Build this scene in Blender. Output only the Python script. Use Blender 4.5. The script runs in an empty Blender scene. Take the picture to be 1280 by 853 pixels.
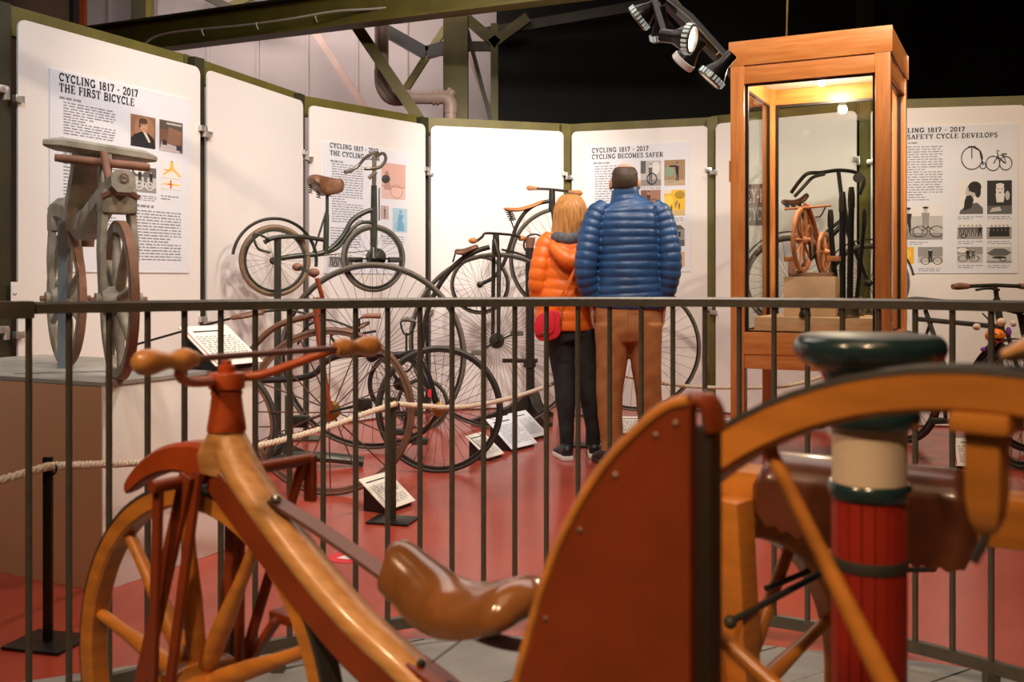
import bpy, bmesh, math, random
from math import sin, cos, pi, radians, sqrt, atan2
from mathutils import Vector, Matrix
random.seed(5)
S = bpy.context.scene
COL = S.collection
FPX, HZ, H = 1250.0, 350.0, 1.1          # focal length in pixels, horizon row, eye height

# ---------------------------------------------------------------- camera
cd = bpy.data.cameras.new('camera')
cam = bpy.data.objects.new('camera', cd)
COL.objects.link(cam)
cam.location = (0, 0, H)
cam.rotation_euler = (pi/2, 0, 0)
cd.sensor_width = 36
cd.lens = 36*FPX/1280
cd.shift_y = -(426.5-HZ)/1280
cd.dof.use_dof = True
cd.dof.focus_distance = 5.8
cd.dof.aperture_fstop = 5.0
S.camera = cam
# ---------------------------------------------------------------- world, exposure, lights
w = bpy.data.worlds.new('world')
S.world = w
w.use_nodes = True
w.node_tree.nodes['Background'].inputs[0].default_value = (1.0, .9, .82, 1)
w.node_tree.nodes['Background'].inputs[1].default_value = .04
S.view_settings.view_transform = 'Standard'
S.view_settings.look = 'None'
S.view_settings.exposure = 0.10
S.view_settings.gamma = 1.0
S.view_settings.use_curve_mapping = False

def spot(name, loc, to, power, col, ang=60, blend=.6, r=.05):
    l = bpy.data.lights.new(name, 'SPOT')
    l.energy = power; l.color = col; l.spot_size = radians(ang); l.spot_blend = blend
    l.shadow_soft_size = r
    o = bpy.data.objects.new(name, l); COL.objects.link(o)
    o.location = loc
    o.rotation_euler = (Vector(to)-Vector(loc)).to_track_quat('-Z', 'Y').to_euler()
    return o
def area(name, loc, to, power, col, sx, sy):
    l = bpy.data.lights.new(name, 'AREA')
    l.energy = power; l.color = col; l.shape = 'RECTANGLE'; l.size = sx; l.size_y = sy
    o = bpy.data.objects.new(name, l); COL.objects.link(o)
    o.location = loc
    o.rotation_euler = (Vector(to)-Vector(loc)).to_track_quat('-Z', 'Y').to_euler()
    return o
WARM, PEACH, COOL, AMBER = (1, .76, .52), (1, .85, .74), (.84, .91, 1), (1, .66, .38)
spot('gallery_spot', (.5, 6.0, 3.3), (-.05, 8.5, 2.05), 260, PEACH, 48, .9)
spot('gallery_spot', (.2, 4.6, 3.6), (-.4, 8.2, 1.2), 250, PEACH, 80, .8)
spot('gallery_spot', (-.6, 4.0, 3.6), (-1.4, 7.0, 1.0), 200, PEACH, 75, .8)
spot('gallery_spot', (1.4, 3.2, 3.4), (-2.0, 5.4, .6), 240, WARM, 55, .8, .02)
spot('gallery_spot', (-1.3, 2.2, 3.6), (-2.1, 4.6, 1.6), 150, COOL, 70, .8)
spot('gallery_spot', (1.9, 4.0, 3.5), (1.3, 8.3, 1.2), 250, PEACH, 70, .8)
spot('gallery_spot', (3.5, 4.2, 3.6), (3.1, 7.3, 1.0), 260, WARM, 75, .8)
spot('gallery_spot', (-1.7, .2, 3.0), (-.5, 1.8, .6), 200, AMBER, 60, .9, .10)
spot('gallery_spot', (-.3, -.6, 3.2), (.6, 1.3, .7), 190, AMBER, 60, .9, .10)
spot('gallery_spot', (-1.4, .9, 3.3), (-1.85, 3.8, .95), 120, AMBER, 36, .9, .05)
spot('gallery_spot', (.2, 2.9, 3.6), (.1, 4.6, 0), 250, PEACH, 85, .9, .12)
area('ceiling_light', (0, 5.2, 3.9), (0, 5.2, 0), 72, PEACH, 4, 3)
area('ceiling_light', (0, .5, 3.9), (0, .8, 0), 20, AMBER, 2, 2)
area('backdrop_fill', (-.8, 6.6, 4.2), (-1.4, 9.2, 3.1), 16, (1, .84, .74), 2, .4)  # added fill without a fixture, brightens the girder and roof steel
area('backdrop_fill', (-2.2, 9.6, 4.1), (-2.2, 11.3, 2.8), 60, (1, .80, .73), 3, .5)  # added unseen fill, brightens the back wall cladding

# ---------------------------------------------------------------- materials
MATS = {}
def mat(name, col, rough=.5, metal=0.0, noise=0, nscale=8, bump=0, stretch=(1, 1, 1), col2=None, emit=0, coat=0, spec=None):
    if name in MATS: return MATS[name]
    m = bpy.data.materials.new(name); m.use_nodes = True
    nt = m.node_tree; b = nt.nodes['Principled BSDF']
    b.inputs['Base Color'].default_value = (*col, 1)
    b.inputs['Roughness'].default_value = rough
    b.inputs['Metallic'].default_value = metal
    if coat: b.inputs['Coat Weight'].default_value = coat; b.inputs['Coat Roughness'].default_value = .1
    if spec is not None: b.inputs['Specular IOR Level'].default_value = spec
    if emit:
        b.inputs['Emission Color'].default_value = (*col, 1); b.inputs['Emission Strength'].default_value = emit
    if noise or bump or col2:
        tc = nt.nodes.new('ShaderNodeTexCoord'); mp = nt.nodes.new('ShaderNodeMapping')
        nz = nt.nodes.new('ShaderNodeTexNoise'); nz.inputs['Scale'].default_value = nscale; nz.inputs['Detail'].default_value = 6
        mp.inputs['Scale'].default_value = stretch
        nt.links.new(tc.outputs['Object'], mp.inputs[0]); nt.links.new(mp.outputs[0], nz.inputs['Vector'])
        if noise or col2:
            rp = nt.nodes.new('ShaderNodeValToRGB')
            c2 = col2 if col2 else tuple(c*(1-noise) for c in col)
            rp.color_ramp.elements[0].color = (*c2, 1); rp.color_ramp.elements[0].position = .35
            rp.color_ramp.elements[1].color = (*col, 1); rp.color_ramp.elements[1].position = .65
            nt.links.new(nz.outputs['Fac'], rp.inputs[0]); nt.links.new(rp.outputs[0], b.inputs['Base Color'])
        if bump:
            bp = nt.nodes.new('ShaderNodeBump'); bp.inputs['Strength'].default_value = bump; bp.inputs['Distance'].default_value = .01
            nt.links.new(nz.outputs['Fac'], bp.inputs['Height']); nt.links.new(bp.outputs[0], b.inputs['Normal'])
    MATS[name] = m
    return m
def glass(name):
    m = bpy.data.materials.new(name); m.use_nodes = True; nt = m.node_tree
    nt.nodes.remove(nt.nodes['Principled BSDF'])
    t = nt.nodes.new('ShaderNodeBsdfTransparent'); g = nt.nodes.new('ShaderNodeBsdfGlossy'); mx = nt.nodes.new('ShaderNodeMixShader')
    t.inputs[0].default_value = (.96, .98, .96, 1); g.inputs['Roughness'].default_value = .02
    fr = nt.nodes.new('ShaderNodeFresnel'); fr.inputs[0].default_value = 1.45
    gm = nt.nodes.new('ShaderNodeNewGeometry'); iv = nt.nodes.new('ShaderNodeMath'); iv.operation = 'SUBTRACT'; iv.inputs[0].default_value = 1
    ml = nt.nodes.new('ShaderNodeMath'); ml.operation = 'MULTIPLY'
    nt.links.new(gm.outputs['Backfacing'], iv.inputs[1]); nt.links.new(fr.outputs[0], ml.inputs[0]); nt.links.new(iv.outputs[0], ml.inputs[1]); nt.links.new(ml.outputs[0], mx.inputs[0]); nt.links.new(t.outputs[0], mx.inputs[1]); nt.links.new(g.outputs[0], mx.inputs[2])
    nt.links.new(mx.outputs[0], nt.nodes['Material Output'].inputs[0])
    return m
def flat(c):
    return mat('print_%02x%02x%02x' % tuple(int(x*255) for x in c), c, .75)
M_panel = mat('panel_white', (.80, .78, .76), .55)
M_paper = mat('poster_paper', (.74, .78, .85), .6)
M_card = mat('card_paper', (.84, .80, .72), .6)
M_ink = mat('print_ink', (.012, .013, .02), .6)
M_inkl = mat('print_ink_small', (.26, .27, .31), .6)
M_olive = mat('olive_paint', (.145, .125, .022), .5, noise=.25, nscale=5)
M_olived = mat('dark_olive_steel', (.040, .037, .016), .5, noise=.3, nscale=5)
M_black = mat('black_paint', (.010, .010, .009), .35)
M_rail = mat('rail_paint', (.12, .108, .088), .42, .2, noise=.2, nscale=30)
M_iron = mat('dark_iron', (.050, .044, .036), .42, .6, noise=.3, nscale=25)
M_green = mat('dark_green_enamel', (.050, .056, .042), .35, .3, noise=.3, nscale=20)
M_nickel = mat('tarnished_nickel', (.30, .26, .20), .35, .9, noise=.4, nscale=20)
M_brass = mat('brass', (.42, .24, .07), .35, .9, noise=.3, nscale=20)
M_rubber = mat('grey_rubber', (.125, .11, .085), .7, noise=.2, nscale=30)
M_rubberb = mat('black_rubber', (.035, .032, .028), .55)
M_leather = mat('brown_leather', (.17, .075, .035), .38, noise=.35, nscale=18, bump=.1)
M_leather_gloss = mat('polished_leather', (.27, .105, .034), .20, noise=.35, nscale=14, coat=.7)
M_darkleather = mat('dark_leather', (.13, .038, .018), .34, noise=.35, nscale=16, bump=.15, coat=.3)
M_orleather = mat('orange_leather', (.50, .17, .04), .45, noise=.2, nscale=15)
M_redbrown = mat('red_brown_paint', (.26, .046, .012), .40, noise=.22, nscale=12)
M_orangered = mat('orange_red_paint', (.46, .075, .014), .38, noise=.25, nscale=12)
M_wheelwood = mat('orange_wood', (.66, .24, .036), .42, noise=.3, nscale=7, stretch=(1, 1, 5), coat=.2)
M_lightwood = mat('light_ash_wood', (.64, .33, .12), .40, col2=(.50, .22, .06), nscale=9, stretch=(1.2, 8, 8), coat=.25)
M_handle = mat('turned_maple', (.62, .27, .075), .35, noise=.3, nscale=25, stretch=(6, 1, 1), coat=.3)
M_darkwood = mat('dark_wood', (.12, .055, .03), .45, noise=.35, nscale=15)
M_brownrim = mat('brown_rim_wood', (.17, .085, .05), .5, noise=.3, nscale=12)
M_greywood = mat('weathered_grey_wood', (.36, .34, .28), .7, col2=(.22, .20, .155), nscale=14, stretch=(1, 1, 1), bump=.2)
M_rustwood = mat('rusty_wood', (.27, .13, .08), .7, noise=.35, nscale=14)
M_pine = mat('varnished_pine', (.62, .24, .06), .38, col2=(.50, .165, .035), nscale=6, stretch=(7, 7, .7), coat=.3)
M_pineh = mat('varnished_pine_across', (.62, .24, .06), .38, col2=(.50, .165, .035), nscale=6, stretch=(.7, .7, 8), coat=.3)
M_floor = mat('red_floor_paint', (.44, .070, .042), .22, noise=.2, nscale=1.6, bump=.02)
M_plank = mat('grey_deck_paint', (.30, .30, .29), .6, noise=.2, nscale=6)
M_rope = mat('cotton_rope', (.72, .60, .46), .85, noise=.2, nscale=60)
M_tan = mat('tan_lit_board', (.56, .33, .19), .55, noise=.06, nscale=4)
M_white = mat('white_paint', (.82, .80, .77), .5, noise=.04, nscale=4)
M_plintop = mat('plinth_top_grey', (.36, .35, .32), .5, noise=.3, nscale=5)
M_darkwall = mat('black_cloth', (.0085, .010, .0075), .9)
M_clad = mat('grey_cladding', (.50, .46, .46), .6, noise=.08, nscale=2)
M_pipe = mat('pink_grey_plastic_lit_steel', (.46, .34, .29), .45, noise=.12, nscale=8)
M_chrome = mat('clamp_steel', (.62, .60, .57), .3, .8)
M_teal = mat('teal_paint', (.018, .045, .050), .22, noise=.3, nscale=8, coat=.5)
M_tealtop = mat('teal_lit_top', (.10, .14, .15), .40, noise=.35, nscale=14)
M_cream = mat('cream_paint', (.74, .60, .45), .45, noise=.10, nscale=8)
M_red = mat('red_paint', (.30, .020, .010), .38, noise=.25, nscale=6)
M_skin = mat('skin', (.56, .29, .19), .5, noise=.08, nscale=20)
M_bluejk = mat('blue_quilted_nylon', (.024, .085, .225), .40, noise=.3, nscale=11, bump=.5)
M_orjk = mat('orange_quilted_nylon', (.80, .155, .010), .45, noise=.15, nscale=11, bump=.5)
M_chino = mat('tan_cotton', (.42, .17, .05), .8, noise=.15, nscale=10)
M_legging = mat('black_cotton', (.012, .014, .014), .8)
M_blond = mat('blond_hair', (.55, .27, .08), .40, col2=(.32, .13, .035), nscale=30, stretch=(3, 3, .3))
M_hair = mat('short_dark_hair', (.060, .036, .020), .6, noise=.4, nscale=70)
M_scarf = mat('grey_knit', (.11, .11, .13), .9, noise=.4, nscale=40, bump=.3)
M_bag = mat('red_bag_leather', (.62, .02, .035), .4)
M_pinkred = mat('sign_red', (.70, .03, .04), .5)
M_glass = glass('clear_glass')

# ---------------------------------------------------------------- geometry helpers
def cr(pts, n=8, closed=False):
    P = [Vector(p) for p in pts]; out = []; N = len(P)
    for i in range(N if closed else N-1):
        if closed: a, b, c, d = P[(i-1) % N], P[i], P[(i+1) % N], P[(i+2) % N]
        else:
            b, c = P[i], P[i+1]
            a = P[i-1] if i else b*2-c
            d = P[i+2] if i+2 < N else c*2-b
        for k in range(n):
            t = k/n
            out.append(.5*((2*b)+(c-a)*t+(2*a-5*b+4*c-d)*t*t+(3*b-a-3*c+d)*t**3))
    if not closed: out.append(P[-1].copy())
    return out
class MB:
    def __init__(s): s.v = []; s.f = []; s.m = []
    def add(s, vs, fs, mi=0):
        n = len(s.v); s.v += [tuple(v) for v in vs]
        for f in fs: s.f.append([i+n for i in f]); s.m.append(mi)
        return s
    def box(s, c, d, R=None, mi=0):
        c = Vector(c); vs = []
        for x in (-.5, .5):
            for y in (-.5, .5):
                for z in (-.5, .5):
                    p = Vector((x*d[0], y*d[1], z*d[2]))
                    vs.append(c+(R @ p if R else p))
        return s.add(vs, [(0, 1, 3, 2), (4, 6, 7, 5), (0, 4, 5, 1), (2, 3, 7, 6), (0, 2, 6, 4), (1, 5, 7, 3)], mi)
    def loft(s, rings, cap=True, closed=False, mi=0):
        k = len(rings[0]); n = len(rings); vs = [p for r in rings for p in r]; fs = []
        for i in range(n if closed else n-1):
            j = (i+1) % n
            for a in range(k):
                b = (a+1) % k
                fs.append((i*k+a, i*k+b, j*k+b, j*k+a))
        if cap and not closed:
            fs.append(tuple(range(k-1, -1, -1))); fs.append(tuple((n-1)*k+a for a in range(k)))
        return s.add(vs, fs, mi)
    def tube(s, pts, r, seg=8, cap=True, closed=False, up=None, sec=None, mi=0):
        P = [Vector(p) for p in pts]; n = len(P); rings = []; nrm = None
        for i in range(n):
            if closed: t = P[(i+1) % n]-P[i-1]
            else: t = P[min(i+1, n-1)]-P[max(i-1, 0)]
            if t.length < 1e-9: t = Vector((0, 0, 1))
            t.normalize()
            if up is not None: a = t.cross(Vector(up))
            elif nrm is None: a = t.orthogonal()
            else: a = nrm-t*nrm.dot(t)
            if a.length < 1e-6: a = t.orthogonal()
            a.normalize(); nrm = a; b = a.cross(t)
            rr = r[i] if isinstance(r, list) else r
            ra, rb = (rr if isinstance(rr, (tuple, list)) else (rr, rr))
            if sec: rings.append([P[i]+a*(x*ra)+b*(y*rb) for x, y in sec])
            else: rings.append([P[i]+a*(ra*cos(2*pi*q/seg))+b*(rb*sin(2*pi*q/seg)) for q in range(seg)])
        return s.loft(rings, cap, closed, mi)
    def bar(s, p, q, w, h, up=(0, 0, 1), mi=0):      # rectangular bar, w sideways, h along up
        return s.tube([p, q], (w/2, h/2), up=up, sec=((1, 1), (-1, 1), (-1, -1), (1, -1)), mi=mi)
    def lathe(s, prof, o=(0, 0, 0), ax='z', seg=20, mi=0, R=None):
        o = Vector(o); rings = []
        for r, z in prof:
            ring = []
            for q in range(seg):
                c, d = r*cos(2*pi*q/seg), r*sin(2*pi*q/seg)
                p = Vector((c, d, z)) if ax == 'z' else Vector((c, z, -d)) if ax == 'y' else Vector((z, c, d))
                ring.append(o+(R @ p if R else p))
            rings.append(ring)
        return s.loft(rings, True, False, mi)
    def ell(s, c, r, seg=16, n=10, R=None, mi=0):
        rings = []; c = Vector(c)
        for i in range(n+1):
            a = pi*i/n; ring = []
            for q in range(seg):
                p = Vector((r[0]*max(1e-3, sin(a))*cos(2*pi*q/seg), r[1]*max(1e-3, sin(a))*sin(2*pi*q/seg), -r[2]*cos(a)))
                ring.append(c+(R @ p if R else p))
            rings.append(ring)
        return s.loft(rings, True, False, mi)
    def prism(s, poly, a, b, fn, mi=0):          # extrude polygon (u, v) from depth a to b through fn(u, v, depth)
        n = len(poly)
        vs = [fn(u, v, a) for u, v in poly]+[fn(u, v, b) for u, v in poly]
        fs = [tuple(range(n)), tuple(range(2*n-1, n-1, -1))]+[(i, i+n, (i+1) % n+n, (i+1) % n) for i in range(n)]
        return s.add(vs, fs, mi)
    def torus(s, R, r, seg=48, sec=8, ax='y', c=(0, 0, 0), rb=None, a0=0, a1=2*pi, cap=True):
        full = abs(a1-a0-2*pi) < 1e-6; n = seg
        pts = []; c = Vector(c)
        for i in range(n if full else n+1):
            a = a0+(a1-a0)*i/n
            pts.append(c+(Vector((R*cos(a), 0, R*sin(a))) if ax == 'y' else Vector((R*cos(a), R*sin(a), 0)) if ax == 'z' else Vector((0, R*cos(a), R*sin(a)))))
        up = (0, 1, 0) if ax == 'y' else (0, 0, 1) if ax == 'z' else (1, 0, 0)
        return s.tube(pts, (r, rb or r), sec, closed=full, up=up)
    def ring(s, R, prof, seg=64, closed=True):     # revolve closed profile (dr, dy) about local y axis
        rings = []
        for i in range(seg):
            a = 2*pi*i/seg
            rings.append([Vector(((R+dr)*cos(a), dy, (R+dr)*sin(a))) for dr, dy in prof])
        return s.loft(rings, False, True)
def ob(name, mb, m, par=None, loc=(0, 0, 0), rz=0, smooth=True, bev=0, kind=None, label=None, ang=38):
    me = bpy.data.meshes.new(name)
    me.from_pydata(mb.v, [], mb.f)
    ms = m if isinstance(m, (list, tuple)) else [m]
    for q in ms: me.materials.append(q)
    if len(ms) > 1: me.polygons.foreach_set('material_index', mb.m)
    bm = bmesh.new(); bm.from_mesh(me)
    bmesh.ops.recalc_face_normals(bm, faces=bm.faces)
    if bev:
        es = [e for e in bm.edges if len(e.link_faces) == 2 and e.calc_face_angle(0) > .5]
        bmesh.ops.bevel(bm, geom=es, offset=bev, segments=2, affect='EDGES', profile=.6)
    bm.to_mesh(me); bm.free()
    if smooth:
        me.shade_smooth(); me.set_sharp_from_angle(angle=radians(ang))
    o = bpy.data.objects.new(name, me); COL.objects.link(o)
    if par: o.parent = par
    o.location = loc; o.rotation_euler = (0, 0, rz)
    if kind: o['kind'] = kind
    if label: o['label'] = label
    return o
def tag(o, label, cat, group=None):
    o['label'] = label; o['category'] = cat
    if group: o['group'] = group
    return o
def thing(name, label, cat, loc=(0, 0, 0), rz=0, group=None):
    o = bpy.data.objects.new(name, None); COL.objects.link(o)
    o.empty_display_size = .1
    o.location = loc; o.rotation_euler = (0, 0, rz)
    return tag(o, label, cat, group)
def struct(name, mb, m, **k):
    return ob(name, mb, m, kind='structure', **k)
def copy_of(o, par=None, **k):
    c = o.copy(); COL.objects.link(c)
    if par: c.parent = par
    if 'loc' in k: c.location = k['loc']
    if 'rz' in k: c.rotation_euler = (0, 0, k['rz'])
    for ch in o.children: copy_of(ch, c)
    return c
def remesh(o, vox, smooth=2):
    md = o.modifiers.new('r', 'REMESH'); md.mode = 'VOXEL'; md.voxel_size = vox; md.use_smooth_shade = True
    if smooth:
        sm = o.modifiers.new('s', 'SMOOTH'); sm.iterations = smooth; sm.factor = .5
    dg = bpy.context.evaluated_depsgraph_get(); dg.update()
    me = bpy.data.meshes.new_from_object(o.evaluated_get(dg))
    old = o.data; o.modifiers.clear(); o.data = me
    bpy.data.meshes.remove(old)
    me.shade_smooth()
    return o
class Plane:                                  # vertical working plane of a thing: measures of the photo become real metres in its own frame
    def __init__(s, x, y, ux=1, uy=0):
        l = sqrt(ux*ux+uy*uy); s.o = (x, y); s.u = (ux/l, uy/l); s.n = (-uy/l, ux/l); s.rz = atan2(uy, ux)
    def p(s, px, py, t=0):
        q = (px-640)/FPX
        ox, oy = s.o[0]+t*s.n[0], s.o[1]+t*s.n[1]
        k = (q*oy-ox)/(s.u[0]-q*s.u[1]); d = oy+k*s.u[1]
        return Vector((k, t, H-(py-HZ)/FPX*d))
    def pts(s, *xy, t=0): return [s.p(x, y, t) for x, y in xy]
    @property
    def loc(s): return (s.o[0], s.o[1], 0)
def at(px, d): return (px-640)/FPX*d
def zat(py, d): return H-(py-HZ)/FPX*d
# ================================================================ THE SETTING
def quad(x0, y0, x1, y1, z0, z1):
    return MB().box(((x0+x1)/2, (y0+y1)/2, (z0+z1)/2), (abs(x1-x0), abs(y1-y0), abs(z1-z0)))
floor = struct('floor', quad(-6, -3, 6.2, 11.6, -.12, 0), M_floor)
struct('ceiling', quad(-6, -3, 6.2, 11.6, 4.4, 4.5), mat('ceiling_dark', (.03, .025, .02), .9))
wall_back = struct('wall_back', quad(-4.9, 11.3, .2, 11.5, 0, 4.4), M_clad)
for i in range(9):
    ob('cladding_seam', MB().box((-4.55+i*.56, 11.29, 2.2), (.035, .03, 4.4)), M_clad, wall_back, bev=.006)
struct('wall_right', quad(5.8, -3, 6, 11.5, 0, 4.4), M_darkwall)
struct('wall_black', quad(-.16, 10.3, 5.8, 10.4, 0, 4.4), M_darkwall)
struct('wall_left', quad(-5, -3, -4.8, 11.5, 0, 4.4), mat('brown_wall', (.06, .035, .02), .85))
struct('wall_front', quad(-5, -3, 6, -2.8, 0, 4.4), mat('wall_dim', (.22, .16, .11), .85))

# grey planked round deck under the foreground machines
deck = struct('floor_deck', MB().lathe([(2.93, .0), (2.93, .001)], (.08, .12, 0), seg=64), mat('deck_shadow', (.03, .03, .03), .9))
RD, cx0, cy0 = 2.95, .08, .12
ang = radians(32)
for k in range(-14, 15):
    a, b = k*.205+.003, k*.205+.202
    A = [(-sqrt(max(0, RD*RD-a*a)), a)]; poly = []
    for t in range(7):
        o_ = a+(b-a)*t/6; poly.append((sqrt(max(.0001, RD*RD-o_*o_)), o_))
    for t in range(6, -1, -1):
        o_ = a+(b-a)*t/6; poly.append((-sqrt(max(.0001, RD*RD-o_*o_)), o_))
    poly = [(cx0+u*cos(ang)-v*sin(ang), cy0+u*sin(ang)+v*cos(ang)) for u, v in poly]
    ob('plank', MB().prism(poly, .0005, .005+.0012*(k % 3), lambda u, v, d: (u, v, d)), M_plank, deck, smooth=False)

# roof steelwork at the upper left
truss = bpy.data.objects.new('roof_truss', None); COL.objects.link(truss); truss['kind'] = 'structure'; truss.location = (-1, 9.4, 0)
def steel(name, p, q, w_, h_, m=M_olive, up=(0, 0, 1)):
    a = Vector((at(p[0], p[2]), p[2], zat(p[1], p[2])))-truss.location
    b = Vector((at(q[0], q[2]), q[2], zat(q[1], q[2])))-truss.location
    return ob(name, MB().bar(a, b, w_, h_, up), m, truss, smooth=False)
g0, g1 = Vector((-4.7, 10.13, 3.3))-truss.location, Vector((1.9, 7.16, 3.3))-truss.location
ob('girder_flange', MB().bar(g0, g1, .17, .022), M_olive, truss, smooth=False)
ob('girder_web', MB().bar(g0+Vector((0, 0, .14)), g1+Vector((0, 0, .14)), .02, .27), M_olive, truss, smooth=False)
ob('girder_flange', MB().bar(g0+Vector((0, 0, .28)), g1+Vector((0, 0, .28)), .17, .022), M_olived, truss, smooth=False)
steel('tie_bar', (100, 51, 10.4), (520, -24, 9.6), .07, .07)
steel('tie_bar', (100, 62, 10.6), (330, 30, 10.2), .05, .06, M_olived)
steel('post', (71, -30, 10.8), (71, 60, 10.8), .15, .15, M_olive, (0, 1, 0))
steel('post', (88, -30, 10.9), (88, 60, 10.9), .12, .12, M_black, (0, 1, 0))
steel('post', (104, -30, 10.9), (104, 60, 10.9), .06, .06, M_redbrown, (0, 1, 0))
steel('post', (173, -30, 10.7), (173, 90, 10.7), .12, .1, M_olived, (0, 1, 0))
steel('post', (186, -30, 10.8), (186, 90, 10.8), .08, .1, M_olive, (0, 1, 0))
steel('brace', (250, -8, 10.9), (345, 38, 10.9), .08, .08, M_olived)
steel('brace', (345, -20, 11.0), (235, 36, 11.0), .08, .08, M_olive)
steel('column', (570, -40, 9.7), (570, 200, 9.7), .235, .22, M_olive, (0, 1, 0))
steel('brace', (394, 40, 10.9), (466, 150, 10.9), .09, .07, M_pipe)  # olive steel, its lit tone put in as pinkish grey
steel('brace', (445, 32, 9.1), (534, 164, 9.1), .13, .1, M_olive)
steel('brace', (556, 36, 10.2), (498, 126, 10.2), .075, .07, M_olive)
steel('brace', (478, 36, 10.0), (533, 67, 10.0), .09, .12, M_black)
steel('brace', (533, 66, 10.0), (556, 60, 10.0), .09, .12, M_black)
steel('brace', (584, 38, 9.9), (617, 164, 9.9), .05, .04, M_olived)
steel('brace', (586, 66, 10.6), (622, 166, 10.6), .06, .05, M_pipe)
steel('post', (618, 30, 10.0), (618, 170, 10.0), .075, .07, M_olive, (0, 1, 0))
steel('knee_brace', (584, 24, 10.0), (622, 56, 10.0), .08, .1, M_olive)
steel('knee_brace', (614, 56, 10.0), (660, 22, 10.0), .08, .1, M_olive)
steel('tie_bar', (582, 58, 10.05), (616, 58, 10.05), .07, .09, M_olived)
steel('tie_bar', (600, 42, 10.2), (830, 2, 9.9), .05, .1, M_olived)
steel('post', (1081, -40, 9.6), (1081, 60, 9.6), .13, .12, M_olived, (0, 1, 0))
cab = [Vector((at(x, d), d, zat(y, d)))-truss.location for x, y, d in ((176, 64, 9.3), (184, 52, 9.28), (200, 44, 9.25), (236, 38, 9.1), (300, 32, 8.9), (360, 24, 8.7), (420, 14, 8.6), (480, 10, 8.5), (530, 0, 8.4), (600, -16, 8.3))]
ob('cable', MB().tube(cr(cab, 5), .011, 6), mat('grey_cable', (.50, .46, .40), .6), truss)
for x, y in ((394, 20), (470, 11), (252, 36), (320, 28)):
    d = 8.75; p = Vector((at(x, d), d, zat(y, d)))-truss.location
    ob('cable_tie', MB().tube([p, p+Vector((.006, 0, -.03)), p+Vector((.02, 0, -.06))], .006, 5), M_white, truss)
dp = thing('drain_pipe', 'pinkish grey plastic drain pipe with elbow and collars beside the olive column', 'pipe', (at(520, 9.35), 9.35, zat(120, 9.35)))
def DP(x, y, d=9.35): return Vector((at(x, d), d, zat(y, d)))-dp.location
ob('down_pipe', MB().tube([DP(477, 10), DP(477, 95)], .066, 16), M_pipe, dp)
ob('elbow', MB().tube(cr([DP(477, 88), DP(479, 108), DP(490, 122), DP(514, 122)], 5), .072, 16), M_pipe, dp)
ob('cross_pipe', MB().tube([DP(505, 122), DP(552, 122)], .062, 16), M_pipe, dp)
ob('elbow', MB().tube(cr([DP(542, 122), DP(556, 122), DP(563, 130), DP(563, 142)], 5), .066, 16), M_pipe, dp)
ob('down_pipe', MB().tube([DP(563, 135), Vector((DP(563, 135).x, 0, -dp.location.z))], .06, 16), M_pipe, dp)
for x in (541, 546): ob('collar', MB().tube([DP(x, 122), DP(x+2.5, 122)], .076, 16), M_pipe, dp)
ob('end_cap', MB().tube([DP(562, 118), DP(566, 113)], .045, 14), M_pipe, dp)

# ---------------------------------------------------------------- display panels in an arc
TOPZ = 2.39
def PT(px, y): d = (TOPZ-H)*FPX/(HZ-y); return Vector((at(px, d), d))
PAN = [(Vector((-2.95, 3.73)), Vector((-2.465, 4.83))), (PT(20, 22), PT(252, 85)), (PT(258, 86.5), PT(380, 127)), (PT(385, 131), PT(533, 156)),
       (PT(537, 157), PT(706, 164.5)), (PT(713, 165), PT(887, 157)), (PT(893, 155), Vector((2.63, 7.60))), (Vector((2.70, 7.56)), Vector((3.80, 7.36)))]
plab = ['white display panel at the left frame edge, cut off by the photo', 'white display panel behind the hobby horse, with the first poster', 'bare white display panel second from left, behind the plinth card',
        'white display panel behind the green bicycle, with a pinkish poster', 'bare white display panel glowing brightest in the middle of the row', 'white display panel in front of the couple, with a picture poster',
        'white display panel mostly hidden behind the pine showcase', 'white display panel at the right, with the safety cycle poster']
PL = []
for i, (A, B) in enumerate(PAN):
    u = B-A; L = u.length; pl = Plane(A.x, A.y, u.x, u.y); pl.L = L; PL.append(pl)
    t = thing('exhibition_screen', plab[i], 'panel', pl.loc, pl.rz, 'white display panels in an arc')
    r = .045; g_ = .012; poly = [(g_, .012), (L-g_, .012)]
    for k in range(7): a = pi/2*k/6; poly.append((L-g_-r+r*cos(a), TOPZ-r+r*sin(a)))
    for k in range(7): a = pi/2+pi/2*k/6; poly.append((g_+r+r*cos(a), TOPZ-r+r*sin(a)))
    ob('board', MB().prism(poly, 0, .012, lambda x, z, d: (x, d, z)), M_panel, t, smooth=False)
    ob('kick_strip', MB().box((L/2, .035, .03), (L-.1, .03, .06)), M_white, t)
    for z in (2.02, .86):
        if i < 7: ob('clamp', MB().box((L-.005, -.012, z), (.05, .03, .035)).box((L+.012, -.008, z-.02), (.02, .045, .06)), M_chrome, t, bev=.003)
        if i: ob('clamp', MB().box((.005, -.012, z-.03), (.05, .03, .035)), M_chrome, t, bev=.003)
    if i < 7:
        C = B+(PAN[i+1][0]-B)*.5
        nn = Vector((pl.n[0], pl.n[1]))*.065
        struct('trim_%d' % (i+20), MB().box((0, 0, 1.23), (.085, .06, 2.46)), M_olived if i < 4 else M_olive, loc=(C.x+nn.x, C.y+nn.y, 0), rz=pl.rz, smooth=False)
    e0 = -.06 if i else -.3
    struct('trim_%d' % (i+1), MB().box(((L+e0)/2+.03, .125, 2.40), (L-e0+.09, .05, .15)), M_olive, loc=pl.loc, rz=pl.rz, smooth=False)

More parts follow.
